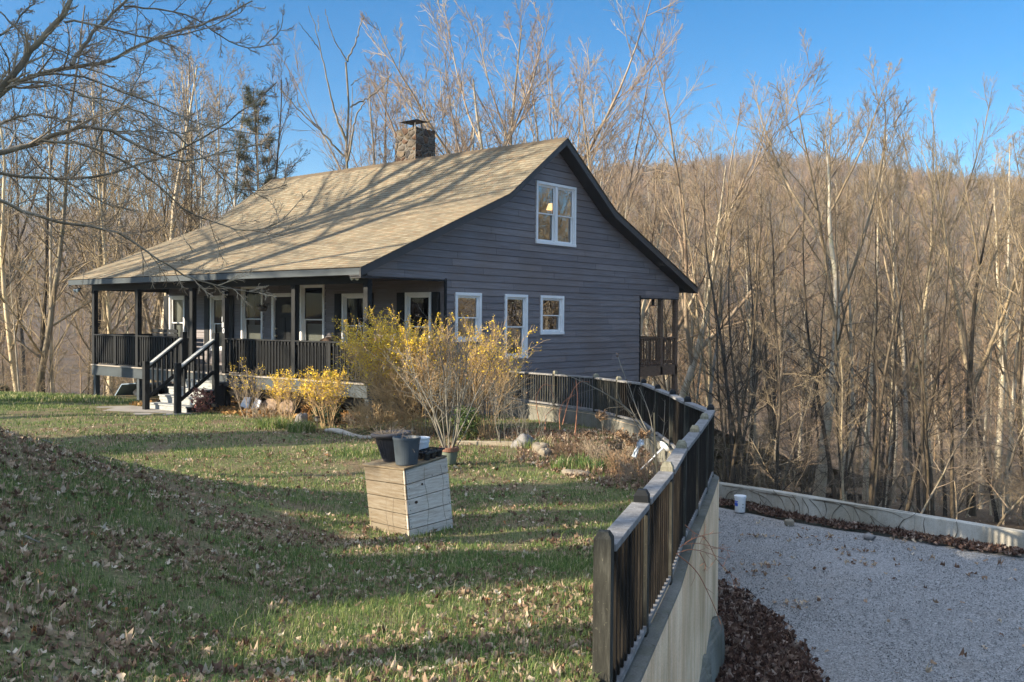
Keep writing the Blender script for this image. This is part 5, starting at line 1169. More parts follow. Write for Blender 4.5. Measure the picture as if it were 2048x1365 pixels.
def stems(c, n, L0, spread, rg, k=5, r=.0028, trop=-.02, rad=.1):
    a = rg.random(n) * 6.283; q = np.sqrt(rg.random(n)) * rad; s = np.stack([c[0] + q * np.cos(a), c[1] + q * np.sin(a), np.full(n, c[2])], -1); d = np.stack([np.cos(a) * spread, np.sin(a) * spread, np.ones(n)], -1) + rg.standard_normal((n, 3)) * .3
    P = grow(s, d, L0 * rg.uniform(.5, 1.2, n), k, .2, trop, rg); return P, np.repeat(np.linspace(r, r * .5, k)[None], n, 0)
def stem_part(name, sets, mt, par): V, F = join([tubes(P, Q, n) for P, Q, n in sets]); return link(name, fast_mesh(name, V, F), mt, par)
P, Q = stems(p + np.array([0, 0, .28]), 150, .12, 1.1, rng, 6, .0022, -.07, .16); stem_part('dead_stems', [(P, Q, 3)], 'drystem', ur)
P, Q = stems(p + np.array([0, 0, .29]), 16, .42, 1.3, rng, 10, .002, -.22, .18); stem_part('trailing_stems', [(P, Q, 3)], 'drystem', ur)
def pot(name, c, prof, mt, label, cat, n=28, tw=None):
    e = empty(name, c, label, cat); mb = MB(); mb.lathe(prof, c, n, tw, cap=False); part('pot', mb, mt, e, smooth_=False); return e
p = on_lid(813, 929); s_ = pot('plant_pot', p, [(.0, .004), (.113, 0), (.118, .012), (.146, .272), (.153, .274), (.153, .298), (.142, .298), (.134, .27), (.128, .2), (0, .2)], 'plastic_slate', 'slate blue plastic plant pot at the front of the crate lid', 'plant pot', 32)
P, Q = stems(p + np.array([0, 0, .2]), 7, .17, .5, rng, 6, .0018, 0, .08); stem_part('dead_stems', [(P, Q, 3)], 'straw', s_)
p = on_lid(841, 911); wb = pot('bucket', p, [(.0, .004), (.085, 0), (.098, .15), (.104, .152), (.104, .172), (.099, .174), (.102, .19), (.108, .192), (.108, .206), (.098, .206), (.093, .19), (0, .03)], 'plastic_white', 'short white plastic bucket half hidden behind the slate blue pot on the crate', 'bucket', 28)
p0 = on_lid(858, 916); ex = (tC - tA) / np.linalg.norm(tC - tA); ey = (tB - tA) / np.linalg.norm(tB - tA); tr = empty('seedling_tray', p0, 'black plastic seedling tray with open cells at the right edge of the crate lid', 'seed tray'); mb = MB()
def tb(a0, a1, b0, b1, c0, c1):
    f = lambda a, b, c: p0 + ex * a + ey * b + upv * c; mb.hexa([f(a0, b0, c0), f(a1, b0, c0), f(a1, b1, c0), f(a0, b1, c0)], [f(a0, b0, c1), f(a1, b0, c1), f(a1, b1, c1), f(a0, b1, c1)])
w_, d_ = .155, .12
for a in (-w_, w_ - .008): tb(a, a + .008, -d_, d_, .072, .088)
for b in (-d_, d_ - .008): tb(-w_ + .008, w_ - .008, b, b + .008, .072, .088)
for a in (-.055, .045): tb(a, a + .008, -d_ + .008, d_ - .008, .07, .082)
tb(-w_ + .008, w_ - .008, -.004, .004, .069, .081)
part('rim', mb, 'plastic_dark', tr); mb = MB()
for a in (-.102, 0, .102):
    for b in (-.06, .06):
        for (q, r_) in ((0, .04),): mb.lathe([(.034, 0), (.045, .075), (.040, .075), (.03, .004)], p0 + ex * a + ey * b, 12, cap=False)
part('cells', mb, 'plastic_dark', tr)

# potted shrub on the lawn
p = atZ(898, 929, -.905); ps = empty('potted_shrub', p, 'tall leafless grey stemmed shrub growing in a glazed clay pot on the lawn', 'potted shrub'); mb = MB(); mb.lathe([(0, .003), (.105, 0), (.115, .03), (.13, .12), (.148, .215)], p, 28, cap=False); part('pot', mb, 'greenglaze', ps, smooth_=True)
mb = MB(); mb.lathe([(.1482, .2151), (.165, .222), (.168, .285), (.150, .287), (.145, .25), (0, .245)], p, 28, cap=False); part('pot_rim', mb, 'terracotta', ps)
def shrub_sets(c, n, H, spread, rg, r0=.012, lv=3, trop=.02, n2=7, n3=5, rad=.06, lr=.42, dirs=None, wob=.06, minr=.0026):
    a = (np.arange(n) + rg.random(n)) * 6.283 / n; s = np.stack([c[0] + rad * np.cos(a), c[1] + rad * np.sin(a), np.full(n, c[2])], -1); q = spread * (.25 + .9 * rg.random(n)); d = np.stack([np.cos(a) * q, np.sin(a) * q, np.ones(n)], -1)
    P = grow(s, d, H * rg.uniform(.8, 1.15, n), 12, wob, trop, rg); Rd = np.repeat(lin(r0, r0 * .28, 12), n, 0) * rg.uniform(.7, 1.2, (n, 1)); S = [(P, Rd, 5)]
    L1 = kids(P, Rd, n2, rg, .25, .98, (.5, .18), lr, 7, .1, trop, .6, minr * 1.4); S.append((*L1, 4)); L2 = None
    if lv > 2: L2 = kids(*L1, n3, rg, .15, 1, (.55, .22), .5, 5, .12, trop * .5, .65, minr, tipr=minr * .7); S.append((*L2, 3))
    return S, P, L1, L2
S, P_, L1, L2 = shrub_sets(p + np.array([0, 0, .2]), 16, 1.95, .50, rng, .0135, 3, .012, 7, 4, .06); stem_part('stems', S, 'greystem', ps)
def dots(tips, n, size, rg, jit=.03):
    c = np.repeat(tips, n, 0) + rg.standard_normal((len(tips) * n, 3)) * jit; m = len(c); d = nrm(rg.standard_normal((m, 3))) * size * rg.uniform(.6, 1.3, (m, 1)); s = nrm(np.cross(d, rg.standard_normal((m, 3)))) * size * .55 * rg.uniform(.6, 1.2, (m, 1)); return np.stack([c - s * .5, c + d * .5 - s, c + d + s * .3, c + s], 1).reshape(-1, 3), np.arange(m * 4).reshape(-1, 4)
t_ = L2[0][::3, -1]; V, F = dots(t_[t_[:, 2] > p[2] + 1.4], 2, .028, rng, .02); link('dry_heads', fast_mesh('dry_heads', V, F), 'dryhead', ps)

# ------------------------------------------------------------------ garden plants
def forsythia(x, y, v_, H, spread, n, label, seed, yel=(.45, 1.), amt=1., tan='straw', dens=1., group='yellow flowering shrubs along the porch'):
    rg = np.random.default_rng(seed); u = (x - 1024) / FPX * v_; c = uvz(u, v_, float(lawn_z(u, v_)) - .03); e = empty('forsythia', c, label, 'shrub', group)
    S, P, L1, L2 = shrub_sets(c, n, H, spread, rg, .008, 3, .03, int(8 * dens), int(6 * dens), .1, .42, minr=.0028); stem_part('stems', S, tan, e)
    pts = np.concatenate([L1[0][:, 1:].reshape(-1, 3), L2[0][:, 1:].reshape(-1, 3), P[:, 5:].reshape(-1, 3)]); h = (pts[:, 2] - c[2]) / H; k = (h > yel[0] + rg.normal(0, .08, len(h))) & (h < yel[1] + .4) & (rg.random(len(h)) < amt); V, F = dots(pts[k], 2, .025, rng, .016); link('flowers', fast_mesh('flowers', V, F), 'yellow', e); return e
forsythia(655, 850, 20.4, 1.15, .40, 15, 'yellow flowering shrub on one clear stem before the porch, right of the stone slabs', 1, (.58, 1), .5)
forsythia(572, 838, 21.3, 1.05, .36, 11, 'straggly yellow flowering shrub in front of the two brown stone slabs', 2, (.6, 1), .36)
forsythia(500, 832, 22.6, 1.2, .5, 9, 'sparse greenish yellow flowering shrub above the white boards', 3, (.55, 1), .14, 'drystem', .9)
# the big thicket at the corner of the porch
e = None
for i, (x, v_, H, sp, n, ya, am, lab, gy) in enumerate([(790, 19.6, 2.2, .55, 32, .54, .8, 'large yellow flowering shrub with a tan tangle of stems at the porch corner post', 1), (975, 19.0, 2.0, .42, 22, .66, .26, 'tall tan shrub with a few yellow sprigs at the right end of the thicket', 2)]):
    forsythia(x, 0, v_, H, sp, n, lab, 20 + i, (ya, 1), am, 'straw', 1.25)
def thicket(x, v_, H, sp, n, label, mt, seed, name='dry_shrub', cat='shrub', group=None, dens=1.2, heads=0, minr=.0028):
    rg = np.random.default_rng(seed); u = (x - 1024) / FPX * v_; c = uvz(u, v_, float(lawn_z(u, v_)) - .03); e = empty(name, c, label, cat, group); S, P, L1, L2 = shrub_sets(c, n, H, sp, rg, .007, 3, .01, int(8 * dens), int(6 * dens), .16, .5, minr=minr); stem_part('stems', S, mt, e)
    if heads: V, F = dots(np.concatenate([P[:, -1], L1[0][::2, -1]]), heads, .04, rg, .03); link('dry_heads', fast_mesh('dry_heads', V, F), 'dryhead', e)
    return e
thicket(845, 19.4, 1.7, .75, 38, 'dense tan leafless shrub filling the middle of the thicket by the porch corner', 'straw', 31, dens=1.0, minr=.0042)
thicket(905, 19.8, 1.8, .55, 32, 'brown leafless shrub behind the potted shrub', 'straw', 32, dens=1.0, minr=.0042); thicket(765, 19.3, .8, 1.1, 22, 'low sprawling tan brush at the foot of the porch corner post', 'straw', 33, dens=1.0, minr=.0042)
thicket(1000, 19.0, 1.45, .35, 9, 'upright pale canes right of the thicket against the siding', 'greystem', 34, dens=.7); thicket(1018, 18.0, 1.25, .3, 7, 'thin pale canes in front of the left end of the fence', 'greystem', 35, dens=.6, heads=1); thicket(1062, 17.6, 1.0, .35, 6, 'short thin canes above the grey rocks', 'greystem', 36, dens=.5)
thicket(720, 20.6, .35, 1.2, 20, 'low dry brush at the foot of the corner foundation post', 'drystem', 38, dens=.9); thicket(540, 21.6, .45, 1.1, 16, 'low grey brush in front of the brown slabs', 'drystem', 39, dens=.9); thicket(885, 20.6, 1.95, .18, 6, 'tall dry flower stalks beside the porch side window', 'drystem', 37, dens=.5, heads=3)
def leafy(x, v_, H, r_, n, label, mt, seed, name, cat, size=.035):
    rg = np.random.default_rng(seed); u = (x - 1024) / FPX * v_; c = uvz(u, v_, float(lawn_z(u, v_)) - .02); e = empty(name, c, label, cat); S, P, L1, L2 = shrub_sets(c, 7, H * .9, r_ / H, rg, .006, 2, .02, 5, 0, .04); stem_part('stems', S, 'drystem', e); h = rg.random(n) ** .8; a = rg.random(n) * 6.28; q = r_ * np.sqrt(rg.random(n)) * np.sin(np.clip(h, .05, 1) * 2.6) ** .6; t = c + np.stack([q * np.cos(a), q * np.sin(a), h * H], -1); V, F = dots(t, 4, size, rg, .03); link('leaves', fast_mesh('leaves', V, F), mt, e)
leafy(933, 18.6, .62, .28, 420, 'small yellow green shrub behind the potted shrub', 'greenleaf', 41, 'green_shrub', 'shrub'); leafy(403, 24.2, .62, .3, 150, 'small reddish leaved shrub right of the porch steps', 'redleaf', 42, 'red_shrub', 'shrub', .045); leafy(655, 20.9, .4, .35, 200, 'low dark green plant behind the clear stemmed yellow shrub', 'cedar', 43, 'green_plant', 'plant', .06)
def tuft(x, v_, n, H, r_, label, seed, mt='grass', tb=.1, name='grass_clump', cat='grass clump'):
    rg = np.random.default_rng(seed); u = (x - 1024) / FPX * v_; a = rg.random(n) * 6.28; q = r_ * np.sqrt(rg.random(n)); o = blades(name, u + q * np.cos(a), v_ + q * np.sin(a), H * rg.uniform(.5, 1.2, n), np.full(n, .012), rg, mt, .6, tb); del o['kind']; tag(o, label, cat, 'grass clumps along the garden bed')
tuft(548, 20.2, 500, .26, .34, 'bright green grass clump in front of the brown slabs, left of the clear stemmed shrub', 1); tuft(603, 19.6, 420, .26, .28, 'bright green grass clump just left of the square path light by the shrub', 2); tuft(1073, 17.5, 300, .22, .35, 'yellow green grass clump behind the grey rocks', 3, tb=.25); tuft(712, 16.6, 300, .13, .45, 'green grass clump left of the urn planter', 4, tb=0)
tuft(1165, 15.2, 420, .25, .5, 'dark trailing grass clump by the flat tan stone', 5, tb=-.1)
u, v = cover_points(26000, 12.8, 22, 1, rng); porch_bed = (np.abs(u - np.interp(v, [15, 17, 19, 21, 23.5, 25], [.2, -.6, -2.2, -3.8, -5.6, -7])) < np.interp(v, [15, 18, 25], [.5, 1.5, 1.0])) & (v > 15.5)
right_bed = (u > fence_u(v) - np.interp(v, [12.8, 14, 16, 19], [.5, 1.5, 2.4, 2.6])) & (v < 20); k = (right_bed | (porch_bed & (rng.random(len(u)) < .45))) & not_inside(u, v); u, v, rb_ = u[k], v[k], right_bed[k]
k2 = rb_ & (rng.random(len(u)) < .75); leafmesh('bed_leaves', world(u[k2], v[k2], lawn_z(u[k2], v[k2]) + .01), rng.uniform(.04, .09, k2.sum()), rng, 'leaves', flat=.5)
k = rng.random(len(u)) < .5; u, v = u[k], v[k]
blades('dry_bed_stalks', u, v, rng.uniform(.06, .32, len(u)), np.full(len(u), .007), rng, 'leaves', .8, -.1)
for i, (x, v_, H, sp, lab) in enumerate([(1255, 14.6, .42, .9, 'low brown dry perennial clump in front of the crumpled plastic bag'), (1215, 15.4, .45, .8, 'low brown dry perennial clump left of the crumpled plastic bag'), (1140, 16.6, .3, .8, 'low brown dry clump right of the grey rocks'), (1290, 14.0, .35, .8, 'low brown dry clump at the foot of the fallen garden lamp')]):
    thicket(x, v_, H, sp, 22, lab, 'drystem' if i % 2 else 'dryhead', 60 + i, name='dry_perennial', cat='plant', group='dry perennials in the garden bed', dens=.8)
# saplings, canes and flower heads in the right hand bed
def traced(name, label, cat, paths, D, mt, twigs=0, heads=None, seed=0):
    rg = np.random.default_rng(seed); A = []; Rr = []
    for pts, w0, w1, dd in paths: A.append(resample(px_path(pts, D, dd), 14)); Rr.append(lin(w0 * D / FPX / 2, w1 * D / FPX / 2, 14)[0])
    A = np.array(A); Rr = np.array(Rr); e = empty(name, A[0][0], label, cat); S = [(A, Rr, 5)]
    if twigs: S.append((*kids(A, Rr, twigs, rg, .25, 1, (.6, .2), .22, 6, .1, .03, .5, .0022), 3))
    stem_part('stems', S, mt, e)
    if heads: V, F = dots(np.array([atD(x, y, D) for x, y in heads]), 3, .03, rg, .02); link('dry_heads', fast_mesh('dry_heads', V, F), 'dryhead', e)
    return e
traced('sapling', 'grey arching sapling leaning left from the right hand bed across the fence', 'sapling', [([(1318, 905), (1302, 880), (1285, 850), (1255, 815), (1215, 790), (1180, 770), (1120, 745)], 5, 1.2, -.6), ([(1300, 872), (1285, 845), (1270, 810), (1258, 770), (1240, 730), (1236, 712)], 3, 1.2, .4), ([(1280, 862), (1262, 830), (1235, 800), (1205, 785)], 3, 1, -.8), ([(1310, 890), (1300, 830), (1285, 790), (1278, 775)], 2.5, 1, .5), ([(1318, 905), (1328, 860), (1330, 800)], 2, 1, .4)], 15., 'greystem', 7, [(1237, 712), (1240, 738), (1250, 762), (1262, 765), (1272, 762)], 1)
traced('cane', 'bright orange tan bare cane standing against the dark fence', 'cane', [([(1314, 945), (1312, 910), (1309, 870), (1308, 826)], 4.5, 3, 0), ([(1316, 942), (1304, 912), (1300, 890), (1292, 876)], 2.6, 1.4, .2)], 13.6, 'straw', 0, None, 2)
traced('bramble', 'reddish arching bramble canes against the left part of the fence', 'bramble', [([(1080, 850), (1070, 800), (1085, 765), (1100, 765), (1108, 800)], 2, 1, 0), ([(1120, 860), (1118, 820), (1130, 800), (1150, 790)], 2, 1, .3), ([(1125, 850), (1140, 790), (1160, 760), (1180, 765)], 2, 1, .3), ([(1090, 860), (1092, 830), (1110, 815)], 2, 1, .3), ([(1150, 870), (1156, 800), (1152, 760)], 2.4, 1.2, .3)], 17.5, 'redstem', 8, None, 3)
for i, (x, y, D, r_, lab) in enumerate([(1203, 832, 15.6, .11, 'brown dried flower head on a tall stalk in front of the pale fence post'), (1243, 868, 14.8, .10, 'brown dried flower head left of the crumpled bag, the upper one'), (1262, 880, 14.9, .12, 'elongated brown dried flower head nearest the crumpled bag'), (1289, 868, 14.9, .085, 'small rusty dried flower head right above the crumpled bag'), (1233, 888, 14.2, .13, 'broad pale dried flower head lowest and furthest left of the bag'), (1178, 868, 15.8, .08, 'small dull dried flower head near the base of the concrete wall')]):
    c = atD(x, y, D); u_, v_ = to_uv(c[0], c[1]); g = np.array([c[0] + .05, c[1], float(lawn_z(u_, v_))]); e = empty('dried_flower', g, lab, 'dried flower', 'dried flower heads in the garden bed'); A = resample(np.array([g, (g + c) / 2 + [.03, -.02, .02], c]), 8)[None]; stem_part('stem', [(A, lin(.004, .003, 8), 4)], 'drystem', e)
    q = c + nrm(rng.standard_normal((70, 3))) * r_ * rng.random((70, 1)) ** .3 * np.array([1, 1, .75]); V, F = dots(q, 3, .032, rng, .012); link('flower_head', fast_mesh('flower_head', V, F), 'dryhead', e)
c = atD(1277, 895, 14.9); bg_ = empty('plastic_bag', c, 'twisted white and blue plastic bag caught among the dry stalks', 'plastic bag'); mb = MB(); ax_ = [(1284, 880), (1281, 888), (1276, 896), (1272, 904), (1268, 914)]; rr2 = [.045, .06, .022, .04, .03]
mb.tube([atD(x, y, 14.9) for x, y in ax_], rr2, 9); 
for i in range(len(mb.v)): mb.v[i] = tuple(a + random.uniform(-.012, .012) for a in mb.v[i])
M['bagfilm'] = simple('pale_blue_plastic_film', (.50, .58, .66), .25, .35, 14, (.2, .3, .42), spec=.6); part('bag', mb, 'bagfilm', bg_)
g0 = atD(1281, 940, 14.7); g1 = atD(1327, 896, 14.9); lp_ = empty('garden_lamp', g0, 'fallen white garden lamp post with a dish shade and green glass dome', 'garden lamp'); mb = MB(); mb.tube([g0, g1], .012, 10); mb.tube([g0 + (g1 - g0) * .62, g1], .017, 10); part('pole', mb, 'plastic_white', lp_)
zx = Vector(g1 - g0).normalized(); q = zx.to_track_quat('Z', 'Y').to_matrix(); mb = MB(); mb.lathe([(.025, -.008), (.07, .0), (.10, .022), (.104, .026), (.07, .01), (.015, .006)], g1, 24, q, cap=False); part('shade', mb, 'plastic_white', lp_, smooth_=True); mb = MB(); mb.lathe([(.055, .01), (.06, .04), (.05, .068), (.028, .085), (0, .09)], g1, 20, q, cap=False); t = NT('green_glass_solid'); t.col((.0, .12, .10)).ro(.08, .8); M['greeng'] = t.m; part('dome', mb, 'greeng', lp_, smooth_=True)
# rocks, timber, log
for x, y, v_, r_, lab, mt, sd in [(1050, 886, 17.6, (.21, .2, .16), 'largest grey fieldstone at the edge of the bed', 'rock', 1), (1081, 896, 17.2, (.19, .17, .11), 'middle brownish fieldstone between the large grey one and the pale one', 'rock_tan', 2), (1092, 905, 16.7, (.12, .12, .1), 'small pale fieldstone in front of the other two', 'rock_tan', 3), (1152, 946, 14.6, (.24, .16, .05), 'flat tan stone half sunk in the leaves near the fence', 'rock_tan', 4), (1584, 1046, 19.1, (.09, .08, .08), 'small pale stone at the foot of the low wall nearest the bucket', 'rock_tan', 5), (1745, 1072, 17.9, (.11, .09, .07), 'small brown stone at the foot of the low wall in the middle', 'rock', 6), (604, 832, 21.4, (.14, .12, .14), 'round stone beside the low porch post behind the straggly shrub', 'rock', 7)]:
    u = (x - 1024) / FPX * v_; z = (-2.6 if x > 1500 else ground_z(u, v_)) + r_[2] * .45; single('fieldstone', MB().rock(uvz(u, v_, z), r_, sd), mt, lab, 'stone', 'loose stones', smooth_=True)
def groundlog(x0, y0, x1, y1, v0, v1, r, mt, lab, name, cat, sq=False):
    a = uvz((x0 - 1024) / FPX * v0, v0, 0); b = uvz((x1 - 1024) / FPX * v1, v1, 0)
    for q, (x, v_) in ((a, (x0, v0)), (b, (x1, v1))): q[2] = float(lawn_z((x - 1024) / FPX * v_, v_)) + r * .6
    mb = MB()
    if sq: mb.beam(a, b, r * 2, r * 1.6)
    else: mb.tube([a + (b - a) * t + np.array([0, 0, .03 * math.sin(t * 7)]) for t in np.linspace(0, 1, 9)], [r * k for k in (.7, .9, 1, 1, .95, .9, .8, .7, .45)], 10)
    single(name, mb, mt, lab, cat, None, .006 if sq else 0)
groundlog(652, 860, 752, 866, 19.6, 18.6, .055, 'log', 'pale dead log lying at the front of the garden bed left of the urn', 'fallen_log', 'log'); groundlog(915, 882, 1030, 890, 18.0, 17.9, .05, 'timber', 'pale landscape timber edging the bed behind the potted shrub', 'edging_timber', 'timber', True)
# shepherd's hook
P = px_path([(852, 872), (852, 850), (852, 830), (852, 812), (853, 803), (858, 795), (867, 791), (877, 793), (886, 800), (893, 807), (898, 809)], 17.6); P[0][2] -= .1; single('shepherd_hook', MB().tube(P, .008, 8), 'metal_black', 'thin black iron shepherd hook in front of the potted shrub', 'garden hook', None, 0, True)
# path lights
for x, y, v_, tl, lab in [(372, 842, 25.3, .5, 'tilted path light nearest the porch steps'), (426, 843, 24.4, .05, 'upright path light second from the porch steps'), (509, 851, 22.6, .12, 'path light in front of the white boards'), (636, 858, 20.4, 0, 'square topped path light just left of the clear stemmed yellow shrub')]:
    u = (x - 1024) / FPX * v_; g = uvz(u, v_, float(lawn_z(u, v_))); e = empty('path_light', g, lab, 'path light', 'small solar path lights along the bed'); rot = Matrix.Rotation(tl, 3, Vector(AF)); mb = MB(); mb.lathe([(.012, -.05), (.012, .14)], g, 8, rot); part('stake', mb, 'plastic_dark', e); mb = MB(); mb.lathe([(.05, .14), (.055, .15), (.062, .215), (.058, .215)], g, 14, rot); part('lens', mb, 'steel', e); mb = MB(); mb.lathe([(.085, .214), (.085, .232), (.03, .25), (0, .25)], g, 16, rot); part('cap', mb, 'plastic_dark', e)
p = atZ(377, 823, -1.0); pot('bowl_planter', p, [(0, .004), (.13, 0), (.2, .13), (.23, .16), (.23, .18), (.2, .18), (.17, .13), (0, .12)], 'urn', 'dark bowl planter on the ground at the right foot of the porch steps', 'planter', 22)
# things leaning under the porch
def leaner(name, pts, Y, th, mt, lab, cat, group):
    P = [atY(x, y, Y) for x, y in pts]; lo = min(q[2] for q in P)
    for q in P: q[1] += (q[2] - lo) * .25
    single(name, MB().prism(P, (0, th, 0)), mt, lab, cat, group, .008)
leaner('leaning_board', [(471, 829), (491, 829), (493, 796), (481, 795)], -.05, .05, 'paleboard', 'left of the two white boards leaning under the porch edge', 'board', 'white boards leaning under the porch'); leaner('leaning_board', [(498, 829), (513, 829), (515, 803), (504, 797)], -.05, .05, 'paleboard', 'right of the two white boards leaning under the porch edge, shorter', 'board', 'white boards leaning under the porch')
leaner('stone_slab', [(517, 832), (546, 832), (547, 806), (540, 799), (528, 798), (519, 805)], .12, .06, 'slab_brown', 'left brown stone slab leaning under the porch', 'stone slab', 'brown stone slabs under the porch'); leaner('stone_slab', [(553, 834), (581, 834), (581, 808), (573, 801), (561, 801), (554, 808)], .12, .06, 'slab_brown', 'right brown stone slab leaning under the porch, behind the straggly shrub', 'stone slab', 'brown stone slabs under the porch')
Yh = 1.3; hp_ = [atY(x, y, Yh) for x, y in [(224, 803), (244, 769), (272, 767), (292, 775), (292, 806)]]; e = empty('covered_heap', hp_[0], 'blue grey tarpaulin lean-to with a white edge strip under the left end of the porch', 'tarp heap'); mb = MB()
P = [Vector(q) for q in hp_]; Q = [q + Vector((0, 1.1, 0)) for q in P]; mb.add(P + Q, [(0, 1, 6, 5), (1, 2, 7, 6), (2, 3, 8, 7), (5, 6, 7, 8, 9)]); part('tarp', mb, 'tarp', e); mb = MB(); mb.beam(P[0], P[1], .03, .04); mb.beam(P[1], P[2], .03, .03); part('edge_strip', mb, 'tarp', e); mb = MB().rock(tuple((P[0] + P[4]) / 2 + Vector((.25, .45, .22))), (.5, .3, .3), 8); part('dark_sack', mb, 'plastic_dark', e, smooth_=True)
a, b = atD(156, 813, 33), atD(172, 792, 33.3); single('drain_pipe', MB().tube([a, a + (b - a) * .5, b], .09, 12), 'plastic_dark', 'short black pipe sticking up from the grass left of the porch', 'pipe')
a = atD(4, 985, 9.2); b = atD(6, 902, 9.2); single('rusty_stake', MB().tube([a, (a + b) / 2 + np.array([.01, 0, 0]), b], .012, 7), 'redstem', 'thin rusty stake in the grass at the left edge of the photo', 'stake')

# ------------------------------------------------------------------ things on the porch
def chair(x, y, Y, label, rz):
    c = atY(x, y, Y); e = empty('wicker_chair', (c[0], Y, 0), label, 'chair', 'wicker chairs on the porch'); T = Matrix.Translation((c[0], Y, 0)) @ Matrix.Rotation(rz, 4, 'Z')
    def pl(mb): mb.v = [tuple(T @ Vector(v)) for v in mb.v]; return mb
    mb = MB(); mb.box(-.3, .3, -.28, .28, .34, .43); part('seat', pl(mb), 'wicker', e, .03); mb = MB(); n = 12; f = [(-.36 * math.cos(math.pi * i / n), .26 + .1 * math.sin(math.pi * i / n)) for i in range(n + 1)]
    for i in range(n):
        z1 = .86 + .12 * math.sin(math.pi * (i + .5) / n); mb.hexa([(f[i][0], f[i][1], .4), (f[i + 1][0], f[i + 1][1], .4), (f[i + 1][0] * 1.07, f[i + 1][1] + .06, .4), (f[i][0] * 1.07, f[i][1] + .06, .4)], [(f[i][0], f[i][1] + .06, .86 + .12 * math.sin(math.pi * i / n)), (f[i + 1][0], f[i + 1][1] + .06, .86 + .12 * math.sin(math.pi * (i + 1) / n)), (f[i + 1][0] * 1.07, f[i + 1][1] + .12, .86 + .12 * math.sin(math.pi * (i + 1) / n)), (f[i][0] * 1.07, f[i][1] + .12, .86 + .12 * math.sin(math.pi * i / n))])
    part('backrest', pl(mb), 'wicker', e)
    for s in (-1, 1):
        mb = MB(); mb.beam((s * .34, -.28, .64), (s * .36, .3, .66), .09, .05); mb.beam((s * .34, -.26, .4), (s * .34, -.26, .62), .05, .05, (0, 1, 0)); part('arm', pl(mb), 'wicker', e, .015)
        for q in (-.24, .24): mb = MB(); mb.tube([(s * .26, q, .0), (s * .26, q, .34)], .022, 8); part('leg', pl(mb), 'wicker', e)
chair(637, 676, 1.55, 'brown wicker chair showing over the railing below the second tall window', R(0)); chair(722, 676, 1.6, 'brown wicker chair half hidden by the hanging pot', R(-10)); chair(768, 668, 1.5, 'dark wicker chair behind the yellow shrub at the open porch end', R(-70))
c = atY(318, 668, 1.7); e = empty('porch_bench', (c[0], 1.7, 0), 'black slatted bench at the left end of the porch', 'bench'); mb = MB(); mb.box(c[0] - .7, c[0] + .8, 1.4, 1.85, .40, .45); part('seat', mb, 'black', e, .01); mb = MB()
for z in (.55, .70, .85, .98): mb.box(c[0] - .7, c[0] + .8, 1.85, 1.89, z, z + .1)
part('backrest', mb, 'black', e)
for X in (c[0] - .62, c[0] + .72): mb = MB(); mb.box(X, X + .06, 1.42, 1.48, 0, .4); mb.box(X, X + .06, 1.80, 1.84, 0, .4); part('leg', mb, 'black', e)
# hanging pot on a bracket
c = atY(718.5, 686, -.13); e = empty('hanging_pot', c, 'mauve hanging strawberry pot with side cups beside the corner post', 'hanging pot'); mb = MB(); mb.lathe([(0, -.30), (.095, -.30), (.10, -.29), (.135, -.03), (.15, -.025), (.15, .0), (.135, .0), (.12, -.04), (0, -.05)], c, 22, cap=False); part('pot', mb, 'mauve', e, smooth_=False); mb = MB()
for j in range(6):
    a = j * 1.047; z = -.10 if j % 2 else -.17; mb.rock(tuple(c + np.array([.135 * math.cos(a), .135 * math.sin(a), z])), (.042, .042, .035), j, 8, 6)
part('side_cups', mb, 'mauve', e, smooth_=True); hk = c + np.array([0, 0, .45]); mb = MB()
for j in range(4): a = j * 1.571; mb.tube([c + np.array([.14 * math.cos(a), .14 * math.sin(a), 0]), hk], .0035, 4)
part('hanger', mb, 'steel', e); mb = MB(); mb.tube([hk + np.array([0, 0, -.0]), hk + np.array([-.02, 0, .06]), hk + np.array([.03, .03, .10]), hk + np.array([.09, .10, .02]), np.array([-.10, 0.0, hk[2] - .06])], .011, 8); single('plant_bracket', mb, 'metal_black', 'black iron bracket on the corner post holding the hanging pot', 'bracket', None, 0, True)
for x, y, lab in [(715, 553.5, 'twin security floodlight under the eave near the corner post'), (158, 580, 'small security light under the far left end of the eave')]:
    c = atY(x, y, -.2); e = empty('floodlight', c, lab, 'floodlight'); mb = MB(); mb.lathe([(.05, 0), (.05, .06)], c + np.array([0, 0, .0]), 14); part('mount', mb, 'plastic_dark', e)
    for s in (-1, 1): q = Matrix.Rotation(R(115), 3, 'X') @ Matrix.Rotation(R(20 * s), 3, 'Y'); mb = MB(); mb.lathe([(.02, -.05), (.03, 0), (.055, .08), (.05, .085), (0, .08)], c + np.array([.07 * s, -.04, -.01]), 14, q, cap=False); part('lamp_head', mb, 'plastic_white' if x > 500 else 'tarp', e, smooth_=True)
c = atY(526, 612, 1.1); e = empty('hanging_basket', c, 'dark hanging basket with a dead plant in front of the siding left of the door', 'hanging basket'); mb = MB(); mb.lathe([(0, -.16), (.08, -.15), (.13, -.08), (.15, 0), (.14, 0), (.1, -.08), (0, -.1)], c, 18, cap=False); part('basket', mb, 'metal_black', e); P, Q = stems(c, 60, .2, 1.4, rng, 6, .002, -.1, .12); stem_part('dead_stems', [(P, Q, 3)], 'twig_dark', e); mb = MB(); mb.tube([c, c + np.array([0, 0, 2.44 - c[2]])], .003, 4); part('hanger', mb, 'metal_black', e)
